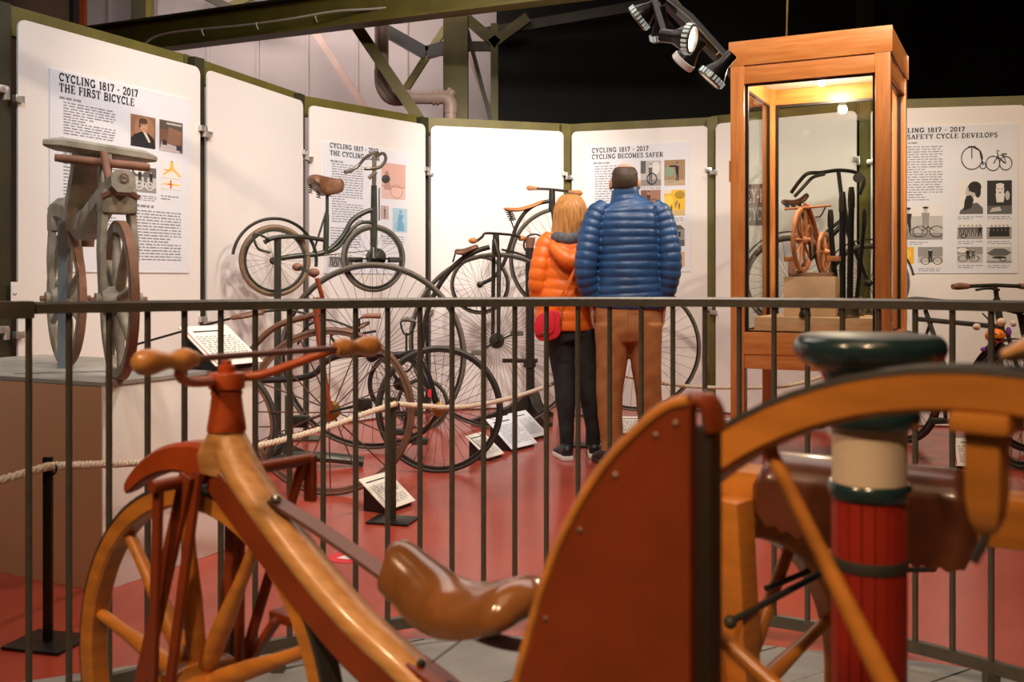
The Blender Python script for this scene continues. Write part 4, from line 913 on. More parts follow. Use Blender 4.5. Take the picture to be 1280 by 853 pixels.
ob('axle', MB().tube([Hh.p(466, 445, .1), Hh.p(466, 445, -.45)], .012, 8), M_black, h)
ob('spade_stem', MB().tube([Hh.p(508, 445, -.4), Hh.p(508, 416, -.4)], .007, 8), M_iron, h)
ob('spade_loop', MB().tube(cr([Hh.p(508, 419, -.4), Hh.p(503, 413, -.4), Hh.p(502, 402, -.4), Hh.p(518, 402, -.4), Hh.p(516, 413, -.4)], 5, True), .006, 8, closed=True), M_iron, h)
ob('spade_grip', MB().tube([Hh.p(501, 401, -.4), Hh.p(509, 399, -.4), Hh.p(519, 402, -.4)], [.010, .016, .010], 10), M_rubber, h)
ob('side_handle', MB().tube([Hh.p(449, 425, -.45), Hh.p(449, 399, -.45), Hh.p(455, 396, -.45)], .007, 8), M_iron, h)
ob('side_grip', MB().tube([Hh.p(453, 396, -.45), Hh.p(460, 395, -.45), Hh.p(476, 395, -.45)], [.012, .015, .017], 10), M_rustwood, h)
saddle(h, [Hh.p(462, 401, -.4), Hh.p(452, 404, -.4), Hh.p(438, 408, -.4), Hh.p(422, 411, -.4)], (.02, .05, .10, .10), (.02, .03, .04, .04), M_leather)
T(h, 'seat_spring', [Hh.p(418, 428, -.4), Hh.p(414, 420, -.4), Hh.p(424, 416, -.4), Hh.p(440, 419, -.4), Hh.p(470, 414, -.4)], .008, M_iron)
ob('seat_stay', MB().tube([Hh.p(440, 444, -.4), Hh.p(440, 412, -.4)], .010, 8), M_iron, h)
for x, y in ((505, 540), (525, 552), (516, 516)): pedal(h, Hh.p(x, y, -.3), M_rubberb, (.10, .08, .035))
T(h, 'crank_rod', [Hh.p(500, 480, -.3), Hh.p(510, 500, -.3), Hh.p(505, 540, -.3)], .010, M_iron)
T(h, 'crank_rod', [Hh.p(549, 512, th+.1), Hh.p(530, 540, -.5), Hh.p(500, 560, -.4)], .010, M_iron)
ob('chain', MB().torus(.05, .006, 20, 6, 'y', tuple(Hh.p(505, 455, -.3))), M_iron, h)
ob('red_tag', MB().box(Hh.p(537, 492, th-.03), (.02, .004, .045)), M_pinkred, h)
# support under the tall machines: iron foot at left
ft = thing('iron_foot', 'black iron foot lying on the floor behind the brown boneshaker wheel', 'stand', (at(388, 5.86), 5.86, 0))
ob('foot_bar', MB().tube(cr([(-.26, -.1, .03), (-.1, 0, .06), (.1, 0, .06), (.30, .05, .03)], 4), (.05, .03), 10, up=(0, 0, 1)), M_green, ft)
ob('upright', MB().tube([(-.13, .02, .05), (-.13, .02, .42)], .025, 10), M_green, ft)
ob('stay', MB().tube([(-.25, -.05, .03), (-.13, .02, .20)], .018, 8), M_green, ft)
ps = thing('stand_post', 'slim dark post standing behind the brown boneshaker brass hub', 'post', (at(383, 6.9), 6.9, 0))
ob('post', MB().tube([(0, 0, 0), (0, 0, 1.0)], .016, 10), M_green, ps); ob('base', MB().box((0, 0, .006), (.2, .2, .012)), M_green, ps)

# J: ordinary (penny-farthing) seen between the tricycle and the couple
J = Plane(at(621, 7.43), 7.43, 1, 0)
j = thing('penny_farthing', 'dark penny-farthing with upright fork, left of the woman in orange', 'bicycle', J.loc, 0)
wire_wheel(j, 'front_wheel', tuple(J.p(621, 426)), .655, 56, .012, M_rubber, M_iron, M_iron, (.045, .13), spoke=.0016)
wire_wheel(j, 'rear_wheel', tuple(J.p(528, 506)), .20, 20, .010, M_rubber, M_iron, M_iron, (.02, .08), spoke=.0016)
T(j, 'backbone', [J.p(612, 309), J.p(596, 314), J.p(575, 326), J.p(557, 345), J.p(543, 368), J.p(533, 395), J.p(528, 430), J.p(526, 470), J.p(528, 506)], .019, M_iron)
for s_, x in ((.07, 617), (-.07, 624)):
    ob('fork_leg', MB().tube([J.p(618, 300, s_*.4), J.p(x, 320, s_), J.p(x-1, 426, s_)], [.018, .016, .014], 10), M_iron, j)
ob('steering_head', MB().tube([J.p(620, 317), J.p(620, 293)], [.028, .024], 12), M_iron, j)
T(j, 'handlebar', [J.p(595, 302, -.28), J.p(603, 296, -.24), J.p(606, 292, -.15), J.p(619, 292, 0), J.p(640, 294, .2), J.p(650, 297, .26)], .010, M_iron)
for x, y, t in ((591, 301, -.30), (652, 298, .29)): ob('grip', MB().ell(J.p(x, y, t), (.032, .03, .022), 10, 8), M_handle, j)
saddle(j, [J.p(597, 305), J.p(588, 308), J.p(578, 311), J.p(568, 311)], (.02, .04, .08, .085), (.03, .035, .045, .04), M_leather)
for a, b in (((570, 314), (566, 328)), ((576, 315), (580, 322)), ((592, 309), (604, 312))): ob('saddle_iron', MB().tube([J.p(*a), J.p(*b)], .007, 6), M_iron, j)
for s_, x, y in ((-.14, 598, 441), (.14, 646, 417)):
    ob('crank', MB().bar(J.p(621, 426, s_), J.p(x, y, s_), .012, .024, (0, 1, 0)), M_iron, j); pedal(j, J.p(x, y, s_*1.4), M_rubber, (.10, .07, .035))
ob('step_arm', MB().tube(cr([J.p(627, 312), J.p(650, 318), J.p(664, 325), J.p(675, 345)], 4), .008, 6), M_iron, j)
# K: boneshaker with orange saddle on a tall cast stand
Kp = Plane(at(650, 7.95), 7.95, 1, 0)
zk = Kp.p(650, 392).z
k_ = thing('raised_boneshaker', 'boneshaker with long orange leather saddle, raised on a cast iron stand', 'bicycle', (Kp.o[0], Kp.o[1], zk), 0)
def KP(x, y, t=0): p = Kp.p(x, y, t); p.z -= zk; return p
wire_wheel(k_, 'rear_wheel', KP(600, 356), .238, 22, .011, M_rubber, M_iron, M_iron, (.02, .09), spoke=.0017)
wire_wheel(k_, 'front_wheel', KP(703, 325), .425, 36, .012, M_rubber, M_iron, M_iron, (.035, .11), spoke=.0018)
T(k_, 'backbone', [KP(690, 251), KP(672, 255), KP(657, 265), KP(646, 282), KP(638, 305), KP(630, 328), KP(618, 346), KP(600, 356)], .016, M_iron)
for s_ in (.06, -.06): ob('fork_leg', MB().tube([KP(689, 250, s_*.5), KP(694, 290, s_), KP(703, 325, s_)], .015, 8), M_iron, k_)
ob('steering_head', MB().tube([KP(690, 262), KP(690, 236)], [.03, .024], 10), M_iron, k_)
ob('handlebar', MB().tube(cr([KP(672, 236, .2), KP(690, 237, 0), KP(714, 240, -.22)], 4), .011, 8), M_iron, k_)
for a, b in (((672, 236, .2), (659, 235, .30)), ((712, 240, -.2), (727, 242, -.32))):
    p, q = KP(*a), KP(*b); ob('grip', MB().tube([p, p.lerp(q, .3), p.lerp(q, .8), q], [.014, .016, .024, .012], 10), M_handle, k_)
saddle(k_, [KP(680, 249), KP(668, 254), KP(652, 259), KP(640, 260), KP(629, 259)], (.025, .035, .05, .075, .08), (.02, .028, .03, .028, .02), M_orleather)
for dx in (0, 4):
    pts = [KP(633+dx+6*kk/40, 262+14*kk/40)+Vector((.018*cos(kk*.9), .018*sin(kk*.9), 0)) for kk in range(41)]
    ob('coil_spring', MB().tube(pts, .0035, 5), M_iron, k_)
ob('spring_stay', MB().tube([KP(638, 274), KP(644, 290)], .006, 6), M_iron, k_)
ob('crank_wheel', MB().torus(.083, .008, 30, 8, 'y', tuple(KP(668, 306, -.1))), M_iron, k_)
ks = thing('cast_stand', 'cast iron stand with spreading feet and cross bar, left of the woman', 'stand', (at(664, 7.75), 7.75, 0))
def KS(x, y): return Vector((at(x, 7.75)-at(664, 7.75), 0, zat(y, 7.75)))
ob('post', MB().tube([KS(663, 500), KS(662, 310)], .034, 14), M_iron, ks)
ob('post_head', MB().tube([KS(662, 312), KS(663, 297)], [.03, .042], 12), M_rustwood, ks)
ob('cross_bar', MB().bar(KS(628, 451), KS(672, 451), .05, .03), M_iron, ks, bev=.004)
ob('collar', MB().tube([KS(662, 453), KS(662, 459)], .05, 12), M_iron, ks)
for dx, dy, w_ in ((-.46, -.12, .05), (.13, -.3, .045), (.16, .25, .045)):
    ob('foot', MB().tube(cr([(0, 0, .19), (dx*.25, dy*.25, .10), (dx*.6, dy*.6, .05), (dx, dy, .018)], 4), lerpr([(w_, .06), (w_*.9, .05), (w_*.7, .035), (w_*.6, .015)], 4), up=(0, 0, 1), sec=rect), M_iron, ks)
# L: tall wheel behind the man
Lp = Plane(at(795, 8.02), 8.02, 1, -.1)
l = thing('penny_farthing', 'tall spoked wheel of a cycle standing behind the man in blue', 'bicycle', Lp.loc, Lp.rz)
wire_wheel(l, 'front_wheel', tuple(Lp.p(795, 434)), .515, 34, .012, M_rubber, M_iron, M_iron, (.04, .12), spoke=.0017)
wire_wheel(l, 'rear_wheel', tuple(Lp.p(722, 496)), .18, 20, .010, M_rubber, M_iron, M_iron, (.02, .08), spoke=.0017)
T(l, 'backbone', [Lp.p(797, 342), Lp.p(770, 350), Lp.p(742, 378), Lp.p(725, 420), Lp.p(720, 460), Lp.p(722, 496)], .018, M_iron)
for s_ in (.06, -.06): ob('fork_leg', MB().tube([Lp.p(796, 340, s_*.5), Lp.p(795, 434, s_)], .014, 8), M_iron, l)
ob('handlebar', MB().tube([Lp.p(796, 334, -.25), Lp.p(798, 332, .25)], .011, 8), M_iron, l)
saddle(l, [Lp.p(786, 341), Lp.p(776, 344), Lp.p(766, 347)], (.02, .05, .08), (.03, .04, .04), M_leather)

# M: roadster with wide handlebar behind the showcase
Mp = Plane(2.34, 7.18, .93, -.16)
zm = .80
m_ = thing('black_roadster', 'black bicycle with swept handlebar and sprung saddle behind the showcase', 'bicycle', (2.34, 7.18, zm), Mp.rz)
def MP(x, y, t=0): p = Mp.p(x, y, t); p.z -= zm; return p
wire_wheel(m_, 'rear_wheel', MP(988, 352), .335, 32, .016, M_rubber, M_black, M_iron, (.02, .09), spoke=.0019)
wire_wheel(m_, 'front_wheel', MP(1085, 354), .285, 30, .015, M_rubber, M_black, M_iron, (.02, .09), spoke=.0019, m_h=M_iron)
T(m_, 'frame_tube', [MP(1052, 282), MP(1025, 310), MP(988, 352)], .018, M_black, n=1)
T(m_, 'frame_tube', [MP(1056, 272), MP(1020, 300), MP(1006, 262)], .015, M_black, n=1)
ob('seat_tube', MB().tube([MP(1002, 262), MP(1030, 352)], .016, 8), M_black, m_)
ob('fork', MB().tube([MP(1053, 245), MP(1060, 290), MP(1085, 354, .06)], .018, 8), M_black, m_)
ob('handlebar_stem', MB().tube([MP(1053, 256), MP(1048, 214)], .015, 8), M_iron, m_)
T(m_, 'handlebar', [MP(989, 241, -.05), MP(1000, 226, -.10), MP(1010, 217, -.12), MP(1026, 216, -.08), MP(1048, 213, 0), MP(1070, 216, .1), MP(1080, 226, .12), MP(1075, 242, .05)], .014, M_iron)
T(m_, 'handlebar', [MP(993, 246, -.3), MP(1006, 232, -.3), MP(1016, 222, -.25), MP(1030, 218, -.1)], .012, M_iron)
ob('lamp', MB().lathe([(.001, -.03), (.03, -.03), (.034, .03), (.001, .035)], MP(1073, 222, -.05), 'y', 14), M_rubberb, m_)
saddle(m_, [MP(1008, 240), MP(1000, 247), MP(990, 250), MP(977, 249)], (.03, .05, .09, .10), (.035, .045, .04, .03), M_darkleather)
for x in (982, 990, 998):
    pts = [MP(x+kk*.15, 254+8*kk/24)+Vector((.016*cos(kk*1.05), .016*sin(kk*1.05), 0)) for kk in range(25)]
    ob('saddle_spring', MB().tube(pts, .0035, 5), M_iron, m_)
ob('front_mudguard', MB().torus(.312, .006, 30, 6, 'y', tuple(MP(1085, 354)), rb=.03, a0=radians(10), a1=radians(170)), M_black, m_)
ob('rear_mudguard', MB().torus(.36, .006, 30, 6, 'y', tuple(MP(988, 352)), rb=.03, a0=radians(20), a1=radians(190)), M_black, m_)
stand('dark tripod stand behind the pine showcase legs', 2.34, 7.26, 1.0, foot=.3)

# N: green bicycle at the right with the pumpkin toy
Np = Plane(2.94, 5.80, .30, -.95)
n_ = thing('green_roadster', 'dark green bicycle with straight handlebar and a pumpkin toy, right edge', 'bicycle', Np.loc, Np.rz)
def NW(x, y, d):
    v = Vector((at(x, d)-Np.o[0], d-Np.o[1], zat(y, d))); return Matrix.Rotation(-Np.rz, 3, 'Z') @ v
fwh = wire_wheel(n_, 'front_wheel', (0, 0, .365), .365, 36, .020, M_rubberb, M_black, M_iron, (.02, .09), spoke=.0018)
wire_wheel(n_, 'rear_wheel', (-1.0, 0, .365), .365, 36, .020, M_rubberb, M_black, M_iron, (.02, .09), spoke=.0018)
ob('front_mudguard', MB().torus(.392, .006, 30, 6, 'y', (0, 0, .365), rb=.034, a0=radians(15), a1=radians(185)), M_black, n_)
ob('rear_mudguard', MB().torus(.392, .006, 30, 6, 'y', (-1.0, 0, .365), rb=.034, a0=radians(10), a1=radians(190)), M_black, n_)
hd = NW(1232, 400, 5.99)
for s_ in (.06, -.06): ob('fork_leg', MB().tube([(-.13, s_*.6, .80), (-.06, s_, .55), (0, s_, .365)], .013, 8), M_green, n_)
ob('steering_head', MB().tube([(-.13, 0, .78), (-.17, 0, .99)], .020, 10), M_green, n_)
ob('handlebar_stem', MB().tube([(-.165, 0, .97), (-.18, 0, 1.06)], .014, 8), M_green, n_)
ob('handlebar', MB().tube([(-.18, .22, 1.060), (-.18, 0, 1.068), (-.18, -.28, 1.06)], .012, 10), M_green, n_)
for s_, e in ((-.2, -.31), (.18, .26)): ob('grip', MB().tube([(-.18, s_, 1.062), (-.18, (s_*.4+e*.6), 1.062), (-.18, e, 1.060)], [.017, .022, .016], 10), M_rustwood, n_)
T(n_, 'brake_rod', [(-.16, -.16, 1.04), (-.15, -.08, 1.05), (-.15, 0, 1.04)], .008, M_green)
ob('top_tube', MB().tube([(-.15, 0, .82), (-.45, 0, .83), (-.85, 0, .84)], .016, 8), M_green, n_)
ob('down_tube', MB().tube([(-.14, 0, .76), (-.52, 0, .40)], .017, 8), M_green, n_)
ob('seat_tube', MB().tube([(-.52, 0, .38), (-.78, 0, .90)], .015, 8), M_green, n_)
ob('chain_stay', MB().tube([(-.52, .04, .38), (-1.0, .05, .365)], .011, 8), M_green, n_)
ob('seat_stay', MB().tube([(-.76, .03, .84), (-1.0, .05, .365)], .010, 8), M_green, n_)
saddle(n_, [(-.60, 0, .975), (-.70, 0, .98), (-.80, 0, .985), (-.90, 0, .99)], (.03, .045, .10, .11), (.03, .035, .04, .035), M_rubberb)
for y in (-.07, .07):
    pts = [Vector((-.84+.018*cos(kk*1.05), y+.018*sin(kk*1.05), .91+.04*kk/24)) for kk in range(25)]
    ob('saddle_spring', MB().tube(pts, .0035, 5), M_iron, n_)
cw = ob('chain_ring', MB().torus(.085, .008, 30, 6, 'y', (-.52, -.05, .38)), M_iron, n_)
for kk in range(5): ob('ring_arm', MB().bar((-.52, -.05, .38), (-.52+.085*cos(kk*1.257), -.05, .38+.085*sin(kk*1.257)), .006, .014, (0, 1, 0)), M_iron, cw)
ob('crank', MB().bar((-.52, -.08, .38), (-.50, -.08, .22), .012, .022, (0, 1, 0)), M_iron, n_)
ob('crank', MB().bar((-.52, .08, .38), (-.54, .08, .54), .012, .022, (0, 1, 0)), M_iron, n_)
pedal(n_, (-.50, -.13, .22), M_rubberb, (.08, .10, .03)); pedal(n_, (-.54, .13, .54), M_rubberb, (.08, .10, .03))
# second saddle and frame at the extreme right
sf = thing('dark_bicycle', 'dark bicycle cut off by the right edge, only saddle and seat tube showing', 'bicycle', (at(1300, 6.35), 6.35, 0), .2)
def SF(x, y, t=0): return Vector((at(x, 6.35)-at(1300, 6.35), t, zat(y, 6.35)))
saddle(sf, [SF(1300, 380), SF(1284, 381), SF(1270, 382), SF(1252, 382)], (.03, .05, .09, .1), (.03, .04, .04, .03), M_rubberb)
ob('seat_tube', MB().tube([SF(1268, 385), SF(1284, 430), SF(1326, 500)], .018, 8), M_green, sf)
ob('saddle_frame', MB().tube([SF(1252, 388), SF(1268, 392), SF(1292, 388)], .008, 6), M_iron, sf)
wire_wheel(sf, 'rear_wheel', tuple(SF(1292, 493)), .37, 32, .018, M_rubberb, M_black, M_iron, (.02, .09), spoke=.0018)
ob('chain_stay', MB().tube([SF(1326, 500), SF(1292, 493)], .012, 8), M_green, sf)
ob('seat_stay', MB().tube([SF(1270, 396), SF(1292, 493)], .010, 8), M_green, sf)
wire_wheel(sf, 'front_wheel', tuple(SF(1470, 493)), .37, 32, .018, M_rubberb, M_black, M_iron, (.02, .09), spoke=.0018)
ob('top_tube', MB().tube([SF(1270, 396), SF(1420, 390)], .016, 8), M_green, sf); ob('down_tube', MB().tube([SF(1326, 500), SF(1420, 395)], .016, 8), M_green, sf)
ob('fork', MB().tube([SF(1415, 375), SF(1425, 410), SF(1470, 493)], .015, 8), M_green, sf)
# ================================================================ PEOPLE
def rad_tube(mb, pts, rs, seg=20, n=6, up=(0, 1, 0), puff=0, period=.045, phase=0):
    """limb or trunk: control points with (half width, half depth); puff adds quilted ridges along the length"""
    P = cr(pts, n); R_ = lerpr(list(rs), n)
    if puff:
        L = [0]
        for a, b in zip(P, P[1:]): L.append(L[-1]+(b-a).length)
        N = int(L[-1]/.0055); P2, R2 = [], []; k = 0
        for i in range(N+1):
            s_ = L[-1]*i/N
            while k < len(L)-2 and L[k+1] < s_: k += 1
            f = (s_-L[k])/max(1e-9, L[k+1]-L[k])
            P2.append(P[k].lerp(P[k+1], f)); b = puff*(abs(sin(pi*(s_/period+phase)))**.6-.55)
            R2.append(tuple(x+(y-x)*f+b for x, y in zip(R_[k], R_[k+1])))
        P, R_ = P2, R2
    return mb.tube(P, R_, seg, up=up)
def hand(mb, w_, d, side, back=(0, 1, 0), s_=1.0, curl=.5):
    """palm, four fingers of unequal length and a thumb; w_ wrist, d pointing along the palm, side = towards the thumb"""
    d = Vector(d).normalized(); sd = Vector(side); sd = (sd-d*sd.dot(d)).normalized(); nb = d.cross(sd)
    w_ = Vector(w_)
    mb.tube([w_-d*.02, w_+d*.02*s_, w_+d*.06*s_, w_+d*.09*s_], [(.024*s_, .018*s_), (.034*s_, .017*s_), (.041*s_, .016*s_), (.038*s_, .013*s_)], 14, up=nb)
    for k, (off, ln) in enumerate(((.029, .070), (.010, .078), (-.010, .073), (-.029, .056))):
        b = w_+d*.085*s_+sd*off*s_; pts = [b]; dd = d.copy()
        for f in (.45, .32, .23):
            pts.append(pts[-1]+dd*ln*f*s_); dd = (dd+nb*curl*.55).normalized()
        mb.tube(pts, [.0095*s_, .009*s_, .008*s_, .0065*s_], 10)
    b = w_+d*.025*s_+sd*.03*s_
    mb.tube([b, b+(sd*.6+d*.8).normalized()*.035*s_, b+(sd*.45+d*.9).normalized()*.062*s_, b+(sd*.3+d*.95+nb*.2).normalized()*.085*s_], [.013*s_, .012*s_, .0105*s_, .008*s_], 10)
def head(mb, c, s_=1.0, yaw=0):
    R = Matrix.Rotation(yaw, 3, 'Z'); c = Vector(c)
    mb.ell(c+R @ Vector((0, -.006, .02))*s_, (.076*s_, .097*s_, .098*s_), 24, 16, R)
    mb.ell(c+R @ Vector((0, .030, -.055))*s_, (.058*s_, .062*s_, .068*s_), 20, 12, R)
    mb.tube([c+R @ Vector((0, .085, .025))*s_, c+R @ Vector((0, .112, -.02))*s_, c+R @ Vector((0, .09, -.03))*s_], [.008*s_, .014*s_, .01*s_], 10)
    for k in (1, -1):
        mb.ell(c+R @ Vector((k*.084, .0, -.008))*s_, (.012*s_, .020*s_, .034*s_), 12, 8, R)
        mb.ell(c+R @ Vector((k*.032, .083, .028))*s_, (.018*s_, .010*s_, .006*s_), 10, 6, R)
    mb.ell(c+R @ Vector((0, .088, -.064))*s_, (.026*s_, .008*s_, .007*s_), 10, 6, R)
def face_bits(par, c, s_=1.0, yaw=0):
    R = Matrix.Rotation(yaw, 3, 'Z'); c = Vector(c)
    for k in (1, -1):
        ob('eye', MB().ell(c+R @ Vector((k*.032, .086, .012))*s_, (.012*s_, .008*s_, .007*s_), 12, 8, R), mat('eye_white', (.7, .68, .65), .2), par)
        ob('eyebrow', MB().ell(c+R @ Vector((k*.033, .092, .034))*s_, (.020*s_, .005*s_, .004*s_), 10, 6, R), M_hair, par)
    ob('mouth', MB().ell(c+R @ Vector((0, .094, -.064))*s_, (.024*s_, .005*s_, .005*s_), 10, 6, R), mat('lip', (.42, .14, .11), .5), par)
def shoe(par, c, yaw, s_, m_up, m_sole, laces=None):
    R = Matrix.Rotation(yaw, 3, 'Z'); c = Vector(c); c.z = 0
    def q(x, y, z): return c+R @ Vector((x*s_, y*s_, z*s_))
    u = ob('shoe', MB().tube([q(0, -.062, .05), q(0, -.05, .055), q(0, .0, .062), q(0, .08, .048), (q(0, .15, .036)), q(0, .185, .028), q(0, .197, .024)],
                             [(.022*s_, .026*s_), (.036*s_, .046*s_), (.040*s_, .05*s_), (.044*s_, .036*s_), (.045*s_, .025*s_), (.034*s_, .016*s_), (.012*s_, .007*s_)], 18, up=(0, 0, 1)), m_up, par)
    mb = MB(); pl_ = [(-.034, -.066), (.034, -.066), (.044, -.03), (.044, .05), (.052, .11), (.046, .165), (.02, .2), (-.02, .2), (-.046, .165), (-.050, .11), (-.044, .05), (-.044, -.03)]
    mb.prism(pl_, .001, .030, lambda a, b, d: q(a, b, d))
    ob('sole', mb, m_sole, u, bev=.006*s_)
    if laces:
        for k in (-1, 1): ob('lace', MB().tube(cr([q(0, .06, .09), q(k*.03, .04, .11), q(k*.05, .02, .085)], 4), .003*s_, 6), laces, u)
    return u
# ---------------------------------------------------------------- man
Pm = Plane(at(785, 5.95), 5.95, 1, 0)
def mp(x, y, t=0): return Pm.p(x, y, t)
k = 1/210.0
man_mb = MB()
hc = mp(781, 229.5, .01)
head(man_mb, hc, 1.0, -.12)
rad_tube(man_mb, [mp(781, 262, -.01), mp(781, 250, -.01), mp(781, 240, -.005), mp(781, 228, .0)], [(.085, .075), (.062, .064), (.057, .062), (.058, .064)])
rad_tube(man_mb, [mp(785, 258), mp(785, 275), mp(785, 300), mp(786, 330), mp(786, 360), mp(785, 400)], [(.13, .075), (.17, .10), (.165, .11), (.15, .10), (.16, .105), (.165, .11)])
for pts in ([mp(750, 264), mp(739, 295, -.02), mp(732, 327, -.06), mp(735, 352, -.03), mp(741, 378, .0)], [mp(821, 264), mp(832, 295, -.02), mp(838, 327, -.06), mp(835, 352, -.03), mp(829, 378, .0)]):
    rad_tube(man_mb, pts, [(.055, .055), (.048, .05), (.042, .044), (.036, .036), (.028, .026)])
for pts in ([mp(765, 395), mp(765, 425), mp(763, 460), mp(762, 500), mp(764, 540), mp(764, 570)], [mp(806, 395), mp(807, 425), mp(808, 460), mp(810, 500, .02), mp(812, 540, .03), mp(812, 566, .03)]):
    rad_tube(man_mb, pts, [(.07, .08), (.065, .075), (.054, .058), (.045, .05), (.037, .042), (.03, .038)])
hand(man_mb, mp(741, 380, .0), (.05, .25, -1), (.2, 1, .1), s_=1.0, curl=.5)
hand(man_mb, mp(829, 380, .0), (-.05, .25, -1), (-.2, 1, .1), s_=1.0, curl=-.5)
man = ob('person', man_mb, M_skin); remesh(man, .0065, 2)
man.location = (Pm.o[0], Pm.o[1], 0)
tag(man, 'standing person with close-cropped hair, blue quilted jacket and tan trousers, seen from behind', 'person')
jm = MB()
rad_tube(jm, [mp(787, 386), mp(787, 372), mp(786, 350), mp(786, 325), mp(785, 300), mp(785, 278), mp(785, 263), mp(784, 254), mp(783, 248)],
         [(.208, .145), (.212, .148), (.203, .142), (.196, .14), (.200, .142), (.200, .138), (.182, .120), (.125, .095), (.085, .080)], 56, 6, puff=.0085, period=.047)
for pts in ([mp(757, 258), mp(747, 268, -.01), mp(739, 290, -.03), mp(734, 318, -.055), mp(732, 340, -.055), mp(736, 362, -.03), mp(741, 379, .0)],
            [mp(815, 258), mp(825, 268, -.01), mp(832, 290, -.03), mp(837, 318, -.055), mp(837, 340, -.055), mp(833, 362, -.03), mp(828, 379, .0)]):
    rad_tube(jm, pts, [(.05, .075), (.068, .083), (.069, .078), (.068, .074), (.066, .07), (.058, .06), (.047, .05)], 26, 6, puff=.008, period=.047, phase=.3)
jk = ob('jacket', jm, M_bluejk, man); remesh(jk, .0058, 1)
cl = MB()
rad_tube(cl, [mp(783, 253, -.002), mp(782, 247), mp(781.5, 240), mp(781, 236)], [(.105, .088), (.088, .082), (.080, .078), (.079, .078)], 30, 6, puff=.004, period=.042)
ob('collar', cl, M_bluejk, man)
ob('collar_tag', MB().box(mp(790, 252.5, -.094), (.018, .004, .006)), M_pinkred, man)
for x0, x1 in ((768, 771),): pass
tm = MB()
rad_tube(tm, [mp(785, 372), mp(785, 384), mp(785, 400), mp(785, 414), mp(785.5, 427)], [(.195, .130), (.200, .135), (.198, .14), (.190, .138), (.12, .118)], 40, 6)
for pts, rr in (([mp(765, 405), mp(765.5, 430), mp(764, 460), mp(762, 490), mp(762.5, 520), mp(765, 550), mp(765, 570)], [(.105, .125), (.101, .112), (.090, .095), (.079, .086), (.073, .080), (.066, .074), (.062, .074)]),
                ([mp(806, 405), mp(806.5, 430), mp(808, 460), mp(810.5, 490, .01), mp(812, 520, .02), mp(814, 550, .03), mp(814, 566, .03)], [(.105, .125), (.098, .112), (.088, .095), (.078, .086), (.072, .08), (.064, .074), (.06, .074)])):
    rad_tube(tm, pts, rr, 28, 6)
def folds(o, amp, zs, seed):
    rnd = random.Random(seed)
    for v in o.data.vertices:
        z, x, y = v.co.z, v.co.x, v.co.y
        f = sum(sin(z*a+x*b+y*c+ph) for a, b, c, ph in FOLD)/len(FOLD)
        if zs[0] < z < zs[1]:
            v.co.y += amp*f; v.co.x += amp*.5*f
FOLD = [(38, 30, 10, 0), (52, -40, 12, 1.3), (24, 46, -9, 2.2)]
tr = ob('trousers', tm, M_chino, man); remesh(tr, .0085, 2); folds(tr, .0045, (.02, .9), 2)
ob('trouser_seam', MB().tube(cr([mp(785, 388, -.136), mp(785, 400, -.140), mp(785, 414, -.138), mp(785.5, 424, -.12)], 4), .003, 6), M_chino, man)
hm = MB(); Rh = Matrix.Rotation(-.12, 3, 'Z'); vs = []; ringz = []
hcv = Vector(hc)
for i in range(15):                               # cropped hair: shell from nape to the thinning crown
    el_ = radians(-46+i*(46+44)/14)
    rw = []
    for q in range(33):
        az = radians(-205+q*230/32)
        az = radians(-90+(q-16)*(122 if el_ > .30 else 70)/16)
        d = Vector((cos(el_)*cos(az), cos(el_)*sin(az), sin(el_)))
        rw.append(hcv+Rh @ (Vector((0, -.006, .02))+Vector((d.x*.0825, d.y*.1035, d.z*.1035))))
    ringz.append(rw)
hv = [p for r in ringz for p in r]; hf = [(i*33+q, i*33+q+1, (i+1)*33+q+1, (i+1)*33+q) for i in range(14) for q in range(32)]
ho = ob('hair', MB().add(hv, hf), M_hair, man)
sol = ho.modifiers.new('t', 'SOLIDIFY'); sol.thickness = .008; sol.offset = -1
face_bits(man, hc, 1.0, -.12)
M_darkshoe = mat('dark_shoe', (.035, .028, .022), .5); M_whitesole = mat('white_sole', (.75, .72, .68), .6)
shoe(man, mp(759, 582, -.02), .25, .98, M_darkshoe, M_darkshoe); shoe(man, mp(814, 580, .02), -.2, .98, M_darkshoe, M_darkshoe)

# ---------------------------------------------------------------- woman
Pw = Plane(at(714, 6.15), 6.15, 1, 0)
def wp(x, y, t=0): return Pw.p(x, y, t)
wm = MB(); whc = wp(713, 268.5, .02)
head(wm, whc, .95, .12)
rad_tube(wm, [wp(715, 302), wp(714, 290), wp(713, 280), wp(713, 268)], [(.07, .06), (.05, .05), (.047, .05), (.05, .055)])
rad_tube(wm, [wp(713, 298), wp(711, 312), wp(709, 335), wp(707, 360), wp(708, 395), wp(713, 420)], [(.11, .07), (.14, .09), (.135, .10), (.13, .10), (.15, .12), (.14, .11)])
for pts in ([wp(684, 304), wp(675, 330, -.03), wp(672, 358, -.02), wp(680, 385, .08)], [wp(741, 304), wp(748, 330, -.02), wp(748, 358, .03), wp(738, 378, .12)]):
    rad_tube(wm, pts, [(.045, .045), (.04, .04), (.034, .034), (.025, .024)])
for pts in ([wp(699, 405), wp(701, 435), wp(705, 468), wp(707, 505, -.01), wp(709, 540, -.01), wp(709, 562)], [wp(728, 405), wp(731, 435), wp(735, 468), wp(738, 505), wp(741, 535, .02), wp(742, 555, .04)]):
    rad_tube(wm, pts, [(.055, .065), (.052, .06), (.040, .044), (.036, .042), (.026, .029), (.025, .028)])
hand(wm, wp(681, 388, .09), (.5, .7, -.5), (.3, .2, .9), s_=.88, curl=.5); hand(wm, wp(737, 380, .13), (-.5, .7, -.4), (-.3, .2, .9), s_=.88, curl=-.5)
wo = ob('person', wm, M_skin); remesh(wo, .0065, 2); wo.location = (Pw.o[0], Pw.o[1], 0)
